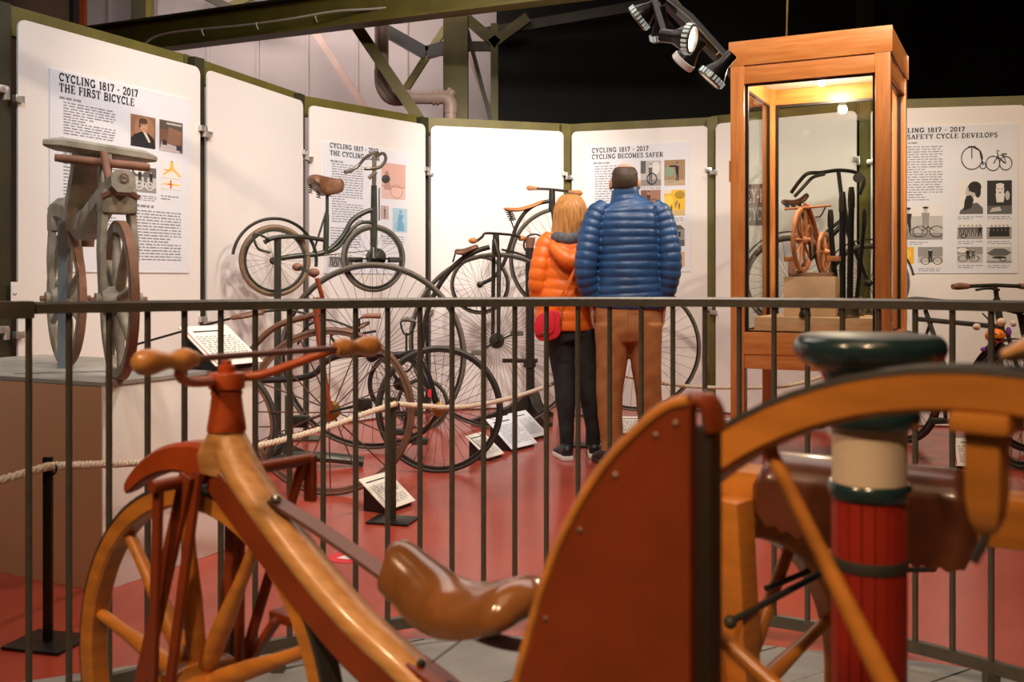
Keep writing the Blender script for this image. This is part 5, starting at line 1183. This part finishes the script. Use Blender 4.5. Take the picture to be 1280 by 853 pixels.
tag(wo, 'standing person with long blond hair, orange quilted jacket and black leggings, seen from behind', 'person')
jm = MB()
rad_tube(jm, [wp(706, 413), wp(706, 400), wp(706, 380), wp(708, 352), wp(710, 325), wp(712, 306), wp(714, 295), wp(715, 287)],
         [(.186, .150), (.187, .152), (.180, .146), (.166, .132), (.160, .125), (.158, .115), (.125, .095), (.075, .075)], 48, 6, puff=.006, period=.062)
for pts in ([wp(692, 298), wp(684, 306), wp(677, 330, -.03), wp(673, 355, -.03), wp(675, 375, .02), wp(681, 389, .09)], [wp(735, 298), wp(742, 306), wp(747, 330, -.02), wp(749, 355, .01), wp(745, 370, .06), wp(738, 380, .12)]):
    rad_tube(jm, pts, [(.055, .07), (.068, .075), (.066, .07), (.062, .065), (.056, .056), (.045, .045)], 24, 6, puff=.006, period=.062, phase=.4)
jo = ob('jacket', jm, M_orjk, wo); remesh(jo, .0065, 1)
hm = MB()
hm.loft([[wp(713, 292+(1-f)*0, -.11)+Vector((cos(2*pi*q/24)*(.105*f), -.02-.03*sin(pi*f), -.085+sin(2*pi*q/24)*(.095*f))) for q in range(24)] for f in (.02, .35, .7, .9, 1.0)])
hood = MB().tube(cr([wp(697, 300, -.02), wp(693, 309, -.10), wp(705, 322, -.155), wp(716, 327, -.165), wp(729, 318, -.15), wp(738, 307, -.09), wp(735, 299, -.02)], 6), lerpr([(.025, .03), (.035, .04), (.05, .045), (.052, .045), (.05, .045), (.035, .04), (.025, .03)], 6), 16)
hood.ell(wp(715, 312, -.115), (.095, .05, .085), 20, 12)
ho = ob('hood', hood, M_orjk, wo); remesh(ho, .007, 3)
ob('scarf', MB().tube(cr([wp(696, 301, .03), wp(697, 298, -.07), wp(712, 300, -.135), wp(728, 295, -.10), wp(735, 293, -.02), wp(730, 292, .06), wp(712, 296, .10)], 6, True), (.038, .042), 14, closed=True), M_scarf, wo)
lg = MB()
rad_tube(lg, [wp(708, 395), wp(709, 410), wp(713, 425)], [(.165, .13), (.165, .135), (.155, .125)], 32, 6)
for pts, rr in (([wp(700, 412), wp(702, 435), wp(705, 468), wp(707, 500, -.01), wp(708, 530, -.01), wp(708.5, 562)], [(.095, .11), (.088, .098), (.070, .076), (.064, .072), (.048, .052), (.042, .048)]),
                ([wp(729, 412), wp(731, 435), wp(735, 468), wp(738, 500, .01), wp(741, 530, .02), wp(742, 556, .04)], [(.095, .11), (.086, .098), (.070, .076), (.064, .072), (.048, .052), (.042, .048)])):
    rad_tube(lg, pts, rr, 24, 6)
lo = ob('leggings', lg, M_legging, wo); remesh(lo, .0085, 2); folds(lo, .004, (.02, .6), 4)
# long hair: a cap and hanging locks
hr = MB()
for q in range(46):
    az = radians(-90+(q-22.5)*5.0); rnd = random.Random(q)
    top = Vector((.0, .0, .118)); d = Vector((cos(az), sin(az), 0))
    c = whc
    ln = .235+.05*rnd.random()+(.07 if d.x < -.2 else 0)
    pts = [c+Vector((d.x*.02, d.y*.02+.01, .116)), c+Vector((d.x*.055, d.y*.07, .098)), c+Vector((d.x*.084, d.y*.104, .04)), c+Vector((d.x*.092, d.y*.112, -.04)), c+Vector((d.x*.096-.008, d.y*.108, -.12)), c+Vector((d.x*(.098+.02*rnd.random())-.02, d.y*.10, -ln))]
    hr.tube(cr(pts, 4), lerpr([.010, .017, .018, .018, .017, .006], 4), 8)
hr.ell(whc+Vector((0, -.008, .025)), (.083, .103, .098), 20, 12)
rem = ob('hair', hr, M_blond, wo)
face_bits(wo, whc, .95, .12)
M_sneaker = mat('black_sneaker', (.015, .015, .015), .5)
shoe(wo, wp(707, 572, -.03), .22, .94, M_sneaker, M_whitesole, M_sneaker); shoe(wo, wp(743, 568, .05), -.1, .94, M_sneaker, M_whitesole, M_sneaker)
# red bag on her hip
bg = thing('shoulder_bag', 'small red rounded shoulder bag hanging at the hip of the orange jacket', 'bag', (at(685, 5.97), 5.97, zat(427, 5.97)))
def BP(x, y, t=0): return Vector((at(x, 5.97), 5.97+t, zat(y, 5.97)))-bg.location
bp = [(668, 410), (669, 401), (674, 394), (682, 390), (692, 388), (699, 391), (702, 400), (702, 412), (698, 421), (690, 425), (678, 427), (670, 422)]
bpp = cr([BP(x, y) for x, y in bp], 3, True)
ob('bag_body', MB().prism([(p.x, p.z) for p in bpp], 0, .06, lambda u, v, d: (u, d, v)), M_bag, bg, bev=.012)
fl = [(p.x, p.z) for p in cr([BP(x, y) for x, y in ((667.5, 409), (669, 400), (674, 393.5), (682, 389.5), (691, 388), (694, 394), (693.5, 408), (690, 416), (680, 420), (670, 418))], 3, True)]
ob('flap', MB().prism(fl, -.010, .002, lambda u, v, d: (u, d, v)), M_bag, bg, bev=.004)
ob('clasp', MB().box(BP(678, 417, -.012), (.028, .006, .012)), M_brass, bg, bev=.002)
for kk in range(10): ob('chain_link', MB().torus(.006, .002, 10, 5, 'y' if kk % 2 else 'x', tuple(BP(700+.3*kk, 408-2.2*kk, .0))), M_brass, bg)
ob('strap', MB().tube(cr([BP(694, 390, .02), BP(699, 378, -.0), BP(706, 362, -.02), BP(722, 330, -.02), BP(738, 303, .03)], 4), (.008, .003), up=(0, -1, .3), sec=rect), M_orjk, bg)

# ================================================================ SHOWCASE
F0, F1 = Vector((1.245, 5.70)), Vector((2.01, 5.31))
Sc = Plane(F0.x, F0.y, (F1-F0).x, (F1-F0).y); WC = (F1-F0).length; DC = .86; HC = 2.455
sc = thing('showcase', 'tall glazed pine showcase on legs with a lit interior', 'showcase', Sc.loc, Sc.rz)
PW = .078; zs0, zs1 = .72, .80                  # sill bottom and sill top
zt0 = 2.215                                     # underside of the top rail
for i, (x, y) in enumerate(((PW/2, PW/2), (WC-PW/2, PW/2), (PW/2, DC-PW/2), (WC-PW/2, DC-PW/2))):
    ob('corner_post', MB().box((x, y, 1.16), (PW, PW, 2.32)), M_pine, sc, bev=.003)
for y in (.012, DC-.012):
    ob('top_fascia', MB().box((WC/2, y, 2.385), (WC+.02, .028, .14)), M_pineh, sc, bev=.002)
    ob('top_rail', MB().box((WC/2, y+(.014 if y < .5 else -.014), 2.262), (WC-2*PW+.01, .04, .10)), M_pineh, sc, bev=.002)
    ob('sill_rail', MB().box((WC/2, y+(.014 if y < .5 else -.014), .742), (WC-2*PW+.01, .05, .125)), M_pineh, sc, bev=.002)
    ob('apron', MB().box((WC/2, y+(.01 if y < .5 else -.01), .640), (WC-2*PW+.01, .03, .085)), M_pineh, sc, bev=.002)
for x in (.0, WC):
    e = .012 if x == 0 else -.012
    ob('top_fascia', MB().box((x+e*.6, DC/2, 2.385), (.028, DC-.0, .138)), M_pine, sc, bev=.002)
    ob('top_rail', MB().box((x+e*2.2, DC/2, 2.262), (.04, DC-2*PW+.01, .10)), M_pine, sc, bev=.002)
    ob('sill_rail', MB().box((x+e*2.2, DC/2, .742), (.05, DC-2*PW+.01, .125)), M_pine, sc, bev=.002)
ob('roof_board', MB().box((WC/2, DC/2, 2.325), (WC-.03, DC-.03, .02)), mat('case_ceiling_white', (.85, .74, .62), .6), sc)
ob('floor_board', MB().box((WC/2, DC/2, .785), (WC-.05, DC-.05, .022)), M_pineh, sc)
gh = (zs1+zt0)/2
for nm, c, d in (('front', (WC/2, PW*.5, gh), (WC-2*PW, .006, zt0-zs1)), ('back', (WC/2, DC-PW*.5, gh), (WC-2*PW, .006, zt0-zs1)), ('left', (PW*.5, DC/2, gh), (.006, DC-2*PW, zt0-zs1)), ('right', (WC-PW*.5, DC/2, gh), (.006, DC-2*PW, zt0-zs1))):
    g_ = ob('glass_pane', MB().box(c, d), M_glass, sc, smooth=False)
    X = nm in ('front', 'back'); w2 = (WC if X else DC)/2-PW
    for s_ in (1, -1):
        cc = list(c); cc[0 if X else 1] += s_*(w2-.008)
        ob('glazing_bead', MB().box(cc, (.016, .022, zt0-zs1) if X else (.022, .016, zt0-zs1)), M_black, sc)
        cc = list(c); cc[2] += s_*((zt0-zs1)/2-.006)
        ob('glazing_bead', MB().box(cc, (2*w2, .022, .014) if X else (.022, 2*w2, .014)), M_black, sc)
ob('hinge', MB().box((-.004, .02, 1.72), (.012, .03, .12)), M_pine, sc)
lamp_glass = mat('lamp_glow', (1, .88, .70), .5, emit=9)
ob('case_lamp', MB().ell((WC*.5, DC*.5, 2.262), (.022, .022, .022), 14, 8), lamp_glass, sc)
l = bpy.data.lights.new('case_light', 'POINT'); l.energy = 30; l.color = (1, .80, .58); l.shadow_soft_size = .03
lo = bpy.data.objects.new('case_light', l); COL.objects.link(lo); lo.parent = sc; lo.location = (WC*.5, DC*.5, 2.225)
ob('hanging_wire', MB().tube([(.25, .3, 2.39), (.27, .3, 3.2), (.27, .3, 4.4)], .006, 6), M_brass, sc)
# things in the case, placed in its own frame
def CP(x, y, v):                                  # photo point at depth v inside the case -> case frame
    return Sc.p(x, y, v)
ZF = .797
Rc = Matrix.Rotation(Sc.rz, 3, 'Z')
def case_world(p): q = Rc @ Vector((p[0], p[1], 0)); return (Sc.o[0]+q.x, Sc.o[1]+q.y, ZF)
b_ = thing('wooden_block', 'long pale wooden block on the showcase floor, under the exhibits', 'block', case_world((WC*.5, DC*.5)), Sc.rz)
ob('block', MB().box((0, 0, .045), (WC-.2, .56, .09)), mat('pale_pine', (.66, .42, .23), .5, noise=.2, nscale=10, stretch=(1, 1, 6)), b_, bev=.004)
ZB = ZF+.09
def inbase(name, label, cat, x, v, rz=0):
    p = CP(x, 380, v); q = case_world(p); t = thing(name, label, cat, (q[0], q[1], ZB), Sc.rz+rz); return t, p
M_palewood = mat('pale_plinth_wood', (.68, .44, .26), .5, noise=.2, nscale=8, stretch=(1, 6, 1))
bx, p0 = inbase('wooden_block', 'upright pale wooden block carrying the small model velocipede', 'block', 1016, .40)
dv = lambda p: Sc.o[1]+p.x*Sc.u[1]+p.y*Sc.n[1]
dpt = dv(p0); zt_ = zat(346, dpt)-ZB
ob('block', MB().box((0, 0, zt_/2), (62*dpt/FPX, .22, zt_)), M_palewood, bx, bev=.004)
ob('top_slab', MB().box((0, 0, zt_+.012), (52*dpt/FPX, .16, .024)), M_rustwood, bx, bev=.003)
md, p1 = inbase('model_velocipede', 'small copper-coloured wooden model velocipede on the pale block', 'model', 1010, .40, radians(84))
md.location.z = ZB+zt_+.024
M_copper = mat('copper_wood', (.56, .22, .09), .4, noise=.3, nscale=20)
s_ = dpt/FPX
wood_wheel(md, 'front_wheel', (-.04, .02, .190), .190, 10, 0, .022, .022, M_copper, M_copper, (.009, .007), (.025, .06))
wood_wheel(md, 'rear_wheel', (.23, -.03, .125), .125, 10, 0, .020, .020, M_copper, M_copper, (.008, .006), (.022, .05))
TV(md, 'backbone', [(-.06, .0, .395), (.0, .0, .39), (.10, 0, .32), (.19, 0, .22), (.23, 0, .13)], [(.014, .012)]*5, M_copper)
for q in (.03, -.03): ob('fork_leg', MB().tube([(-.05, q*.5+.02, .39), (-.04, q+.02, .19)], .008, 8), M_copper, md)
ob('handlebar', MB().tube([(-.06, .12, .375), (-.06, -.15, .385)], .007, 8), M_copper, md)
ob('crank', MB().bar((-.04, -.02, .19), (-.04, -.03, .07), .008, .014, (0, 1, 0)), M_iron, md)
for y in (.09, -.16): ob('pedal', MB().box((-.04, y, .08), (.05, .07, .03)), M_copper, md, bev=.004)
T(md, 'brake_rod', [(-.06, -.12, .38), (-.02, -.08, .33), (.05, -.03, .33)], .004, M_iron)
cp, p2 = inbase('iron_cup', 'black goblet-shaped iron cup before the pale block', 'cup', 1006, .16)
s2 = dv(p2)/FPX; h_ = zat(381, dv(p2))-ZB
ob('cup', MB().lathe([(.030, .0), (.034, .01), (.030, .03), (.024, h_*.6), (.030, h_*.8), (.044, h_*.92), (.046, h_), (.038, h_), (.026, h_*.8)], seg=24), M_iron, cp)
tubes = [(1047, 262, 362, .40, -.04, .016, 'leftmost thick black pump tube'), (1053, 240, 352, .46, .0, .019, 'second black pump tube from the left'), (1062, 234, 352, .44, .01, .018, 'tallest black pump tube'), (1069, 262, 350, .48, .05, .012, 'thin rightmost pump tube')]
for x, yt, yb, v, lean, r_, lab in tubes:
    t, p = inbase('tube_pump', lab+' standing in the showcase', 'pump', x, v)
    d_ = dv(p); hh = zat(yt, d_)-ZB
    ob('barrel', MB().tube([(0, 0, .01), (lean, 0, hh*.86)], [r_*1.0, r_*.95], 14), M_black, t)
    ob('tip', MB().tube([(lean*.98, 0, hh*.84), (lean, 0, hh*.94), (lean, 0, hh)], [r_*1.12, r_*1.12, r_*.8], 14), M_iron, t)
    ob('foot', MB().lathe([(.001, .001), (r_*2, .001), (r_*2, .02), (r_, .03), (.001, .03)]), M_iron, t)
wd_, p3 = inbase('wooden_card', 'pinkish upright wooden card leaning beside the model velocipede', 'card', 990, .44)
hh = zat(322, dv(p3))-ZB
ob('card', MB().box((0, 0, hh/2), (.045, .02, hh)), mat('pink_wood', (.62, .36, .28), .5, noise=.1), wd_, bev=.003)
jr, p4 = inbase('metal_jar', 'small grey metal jar beside the pale block', 'jar', 1062, .2)
ob('jar', MB().lathe([(.001, 0), (.05, 0), (.055, .01), (.05, .03), (.053, .05), (.05, .075), (.035, .085), (.001, .085)], seg=20), M_nickel, jr)
rn, p5 = inbase('iron_ring', 'pale iron ring lying on the showcase block', 'ring', 1066, .56)
ob('ring', MB().torus(.06, .010, 24, 8, 'z', (0, 0, .011)).torus(.05, .01, 24, 8, 'y', (.02, 0, .06)), M_nickel, rn)

# ================================================================ ROPE BARRIER
def stanchion(px, d, label, top=.565):
    t = thing('rope_stanchion', label, 'stanchion', (at(px, d), d, 0), -.25, 'rope posts')
    ob('base_plate', MB().box((0, 0, .006), (.20, .16, .010)), M_black, t, bev=.002)
    ob('post', MB().box((0, 0, top/2), (.030, .012, top)), M_olived if px > 200 else M_black, t, bev=.002)
    ob('eyelet', MB().torus(.018, .004, 16, 6, 'y', (.012, 0, top-.035)), M_iron, t)
    return t
stanchion(60, 3.02, 'flat black rope post before the plinth tan front'); stanchion(491, 4.55, 'flat dark rope post in the middle, beside the angled floor card')
stanchion(735, 6.62, 'flat dark rope post hidden behind the couple'); stanchion(1062, 7.0, 'flat dark rope post behind the showcase legs')
def rope(label, pts):
    P = cr(pts, 10); o = MB(); L = [0]
    for a, b in zip(P, P[1:]): L.append(L[-1]+(b-a).length)
    N = int(L[-1]/.012); Q = []; k = 0
    for i in range(N+1):
        s_ = L[-1]*i/N
        while k < len(L)-2 and L[k+1] < s_: k += 1
        Q.append(P[k].lerp(P[k+1], (s_-L[k])/max(1e-9, L[k+1]-L[k])))
    base = Q[0].copy(); base.z = 0
    for st in range(3):
        pp = []
        for i, q in enumerate(Q):
            t = (Q[min(i+1, N)]-Q[max(i-1, 0)]).normalized(); a = t.cross(Vector((0, 0, 1))).normalized(); b = a.cross(t)
            ph = i*.012/.060*2*pi+st*2*pi/3
            pp.append(q+a*(.0065*cos(ph))+b*(.0065*sin(ph))-base)
        o.tube(pp, .0078, 7)
    r = ob('barrier_rope', o, M_rope); r.location = base
    tag(r, label, 'rope', 'barrier ropes')
W3 = lambda x, y, d: Vector((at(x, d), d, zat(y, d)))
rope('white twisted rope running left from the black rope post', [W3(-60, 616, 2.8), W3(0, 601, 2.9), W3(30, 592, 2.96), W3(62, 583, 3.0)])
rope('white twisted rope sagging between the black post and the middle post', [W3(62, 583, 3.0), W3(120, 581, 3.24), W3(180, 578, 3.48), W3(250, 570, 3.7), W3(330, 556, 3.95), W3(410, 534, 4.25), W3(460, 516, 4.43), W3(494, 505, 4.54)])
rope('cream twisted rope sagging between the middle post and the couple', [W3(494, 505, 4.54), W3(530, 508, 4.75), W3(575, 509, 5.0), W3(625, 501, 5.4), W3(670, 488, 6.02), W3(705, 473, 6.42), W3(737, 457, 6.6)])
rope('cream twisted rope hanging right of the man towards the showcase', [W3(737, 457, 6.6), W3(790, 472, 6.65), W3(850, 482, 6.75), W3(910, 485, 6.85), W3(980, 483, 6.92), W3(1030, 470, 6.97), W3(1062, 455, 7.0)])

# ================================================================ INFORMATION CARDS
def card(label, px, py, d, w_, h_, yaw, tilt, redline=False, m=None, z=0, lines_n=12, name='information_card'):
    """wedge stand with a sloping printed card; px, py is the middle of the card's lower edge"""
    t = thing(name, label, 'card', (at(px, d), d, z), yaw, 'information cards')
    c_, s_ = cos(tilt), sin(tilt)
    poly = [(0.012, 0), (h_*c_*.9, 0), (h_*c_*.9, h_*s_*.9+.012), (.012, .016)]
    ob('wedge', MB().prism(poly, -w_*.42, w_*.42, lambda u, v, q: (q, u, v)), M_black, t, smooth=False)
    R = Matrix.Rotation(tilt, 3, 'X')
    def pl_(mb): mb.v = [tuple(R @ Vector(v)+Vector((0, 0, .02))) for v in mb.v]; return mb
    cd_ = ob('card', pl_(MB().box((0, h_/2, 0), (w_, h_, .004))), m or M_card, t, smooth=False)
    tx = lines(w_*.8, h_*.62, lines_n, .42, (.008, .03), int(px))
    tx.v = [(x-w_*.4+(.01 if redline else 0), h_*.74+z_, .0032) for x, y, z_ in tx.v]
    ob('small_print', pl_(tx), M_inkl, cd_, smooth=False, kind='stuff')
    ob('heading', pl_(MB().box((-.02 if not redline else 0, h_*.85, .003), (w_*.62, h_*.03, .0006))), M_ink, cd_, smooth=False)
    if redline: ob('red_line', pl_(MB().box((-w_*.44, h_*.47, .003), (w_*.022, h_*.86, .0006))), M_pinkred, cd_, smooth=False)
    return t
card('white sloping text card with a red line on the plinth', 300, 452, 4.06, .26, .26, radians(60), radians(35), True, None, ZT)
card('cream sloping floor card beside the middle rope post', 502, 630, 4.78, .24, .21, radians(62), radians(38))
card('cream floor card nearest the tricycle steering wheel', 620, 568, 6.13, .20, .20, radians(60), radians(38))
card('larger white floor card between two others left of the woman', 656, 556, 6.49, .30, .27, radians(55), radians(40), False, M_paper)
card('white floor card right next to the cast iron stand', 674, 545, 6.90, .24, .24, radians(58), radians(40), False, M_paper)
card('cream floor card behind the man, low on the floor', 797, 544, 7.05, .26, .13, 0, radians(55), lines_n=6)
card('white floor card with a pink bar under the green bicycle', 1226, 586, 5.78, .30, .17, radians(-8), radians(62), True, None, 0, 8)
card('cream floor card peeking out left of the showcase leg', 905, 548, 6.95, .20, .13, 0, radians(55), lines_n=6)
# arrow sticker on the floor
dd = H*FPX/(697-HZ); ar = thing('floor_sticker', 'round red floor sticker with a white arrow', 'sticker', (at(438, dd), dd, 0), .3)
ob('disc', MB().lathe([(.001, .0004), (.085, .0004), (.085, .0014), (.001, .0014)], seg=32), M_pinkred, ar, smooth=False)
ob('arrow', MB().prism([(-.055, .0), (-.005, .038), (-.005, .015), (.05, .015), (.05, -.015), (-.005, -.015), (-.005, -.038)], .0015, .0022, lambda u, v, d: (u, v, d)), M_white, ar, smooth=False)

# ================================================================ PUMPKIN TOY
pk = thing('pumpkin_toy', 'orange grinning pumpkin toy with pale ghost and purple bits on the green bicycle', 'toy', (at(1243, 5.72), 5.72, zat(436, 5.72)))
def KQ(x, y, t=0): return Vector((at(x, 5.72), 5.72+t, zat(y, 5.72)))-pk.location
M_pump = mat('pumpkin_orange', (.85, .22, .02), .45); M_pale = mat('pale_cloth', (.72, .55, .45), .8); M_purple = mat('purple_cloth', (.22, .06, .45), .6)
c = KQ(1244, 420)
pm_ = MB(); rings = []
for i in range(13):
    a = pi*i/12; ring = []
    for q in range(40):
        b = 2*pi*q/40; rr = .058*(1-.10*abs(sin(4*b))**.5*0-.08*(1-abs(cos(4*b))))
        ring.append(c+Vector((rr*max(.01, sin(a))*cos(b), rr*max(.01, sin(a))*sin(b)*.8, -.042*cos(a))))
    rings.append(ring)
ob('pumpkin', pm_.loft(rings), M_pump, pk)
for poly in ([(-.026, .004), (-.010, .006), (-.016, .018)], [(.010, .006), (.026, .004), (.016, .018)], [(-.030, -.006), (-.018, -.012), (0, -.014), (.018, -.012), (.030, -.006), (.018, -.022), (0, -.026), (-.018, -.022)]):
    ob('face_mark', MB().prism(poly, -.006, .004, lambda u, v, d: c+Vector((u, -.043+d+abs(u)*.5, v))), M_black, pk, smooth=False)
mbp = MB().ell(KQ(1256, 407, .01), (.030, .02, .022)).ell(KQ(1223, 410, .01), (.022, .02, .02)).ell(KQ(1266, 405, .01), (.020, .02, .018))
for nm, (x, y), r_, m in (('ghost_head', (1253, 403), (.026, .022, .024), M_pale), ('ghost_hand', (1222, 409), (.022, .02, .02), M_pale), ('ghost_hand', (1268, 405), (.016, .016, .018), M_pale),
                          ('dark_cloth', (1240, 437), (.035, .02, .03), M_black), ('dark_cloth', (1252, 434), (.03, .02, .025), M_black), ('purple_ribbon', (1231, 437), (.020, .012, .014), M_purple), ('purple_ribbon', (1262, 415), (.016, .014, .028), M_purple)):
    ob(nm, MB().ell(KQ(x, y, .012), r_, 14, 10), m, pk)
ob('cord', MB().tube([KQ(1244, 412, .01), KQ(1238, 400, .02), KQ(1232, 392, .04)], .004, 6), M_black, pk)

# ================================================================ TRACK LIGHTS
tk = thing('light_track', 'olive ceiling track with black gear carrying the five spotlights', 'track', (at(865, 5.0), 5.0, zat(40, 5.0)))
t0, t1 = W3(824, -14, 5.15)-tk.location, W3(926, 97, 6.15)-tk.location
ob('rail', MB().bar(t0, t1, .05, .035), M_olive, tk, bev=.004)
ob('inner_rail', MB().bar(t0+Vector((-.015, -.02, -.035)), t1+Vector((-.015, -.02, -.035)), .035, .03), M_black, tk)
dtr = (t1-t0).normalized(); t2 = t0-dtr*2.2
ob('rail_extension', MB().bar(t2, t0, .05, .035), M_olive, tk)
for f in (.28, .62, .9):
    p = t0.lerp(t1, f); ob('clip', MB().torus(.034, .005, 16, 6, 'y', tuple(p+Vector((0, -.01, -.015)))), M_olive, tk)
M_lampblk = mat('lamp_black', (.016, .014, .012), .3, .4); M_fin = mat('lamp_fin_glass', (.55, .66, .64), .12, .3, emit=.25)
M_lens = mat('lamp_lens', (1, .93, .85), .2, emit=3.0)
def spotlight(label, x, y, d, aim, size=.075, white=False):
    t = thing('spotlight', label, 'spotlight', (at(x, d), d, zat(y, d)), 0, 'spotlights on the ceiling track')
    a = Vector(aim).normalized(); R = a.to_track_quat('Z', 'Y').to_matrix()
    def Lz(name, prof, m, seg=26, **k): return ob(name, MB().lathe(prof, seg=seg, R=R), m, t, **k)
    Lz('housing', [(.001, -.125), (size*.45, -.125), (size*.5, -.115), (size*.5, -.06), (size*.62, -.045), (size*.98, .0), (size, .012), (size*.96, .012), (size*.5, -.03), (.001, -.03)], M_lampblk)
    rim = Lz('rim', [(size*.99, .004), (size*1.06, .006), (size*1.08, .034), (size*.99, .040), (size*.93, .036), (size*.95, .006)], M_white if white else M_nickel)
    if not white:
        for q in range(20):
            b = 2*pi*q/20; ct = R @ Vector((size*1.06*cos(b), size*1.06*sin(b), .018)); Rq = R @ Matrix.Rotation(b, 3, 'Z')
            ob('fin', MB().box(ct, (.012, .011, .026), Rq), M_fin, rim, smooth=False)
    Lz('lens', [(.001, .030), (size*.6, .028), (size*.93, .022), (size*.93, .018), (.001, .018)], M_lens)
    return t, R
ys = [(803, 19, 4.95, (-.72, .25, -.55), 'top left black spotlight with finned rim, aimed left', False), (829, 40, 4.9, (.22, .35, -.9), 'second black spotlight from the left, aimed down', False),
      (857, 48, 4.55, (.80, -.45, -.22), 'spotlight in the middle whose bright lens shows', False), (858, 73, 5.2, (-.55, .40, -.60), 'spotlight with a plain white rim, below the bright lens one', True),
      (893, 93, 4.78, (-.62, .15, -.72), 'finned spotlight nearest the showcase, aimed down left', False)]
for x, y, d, a, lb_, wh in ys:
    t, R = spotlight(lb_, x, y, d, a, .062, wh)
    best = min((t0.lerp(t1, f/40)+tk.location for f in range(-8, 41)), key=lambda q: (Vector(q)-t.location-Vector((.03, 0, .06))).length)
    bk = R @ Vector((0, 0, -.10))
    ob('bracket', MB().tube([bk, (bk+best-t.location)/2+Vector((.01, 0, .01)), best-t.location+Vector((0, 0, -.02))], (.012, .006), up=(0, 1, 0), sec=rect), M_lampblk, t)
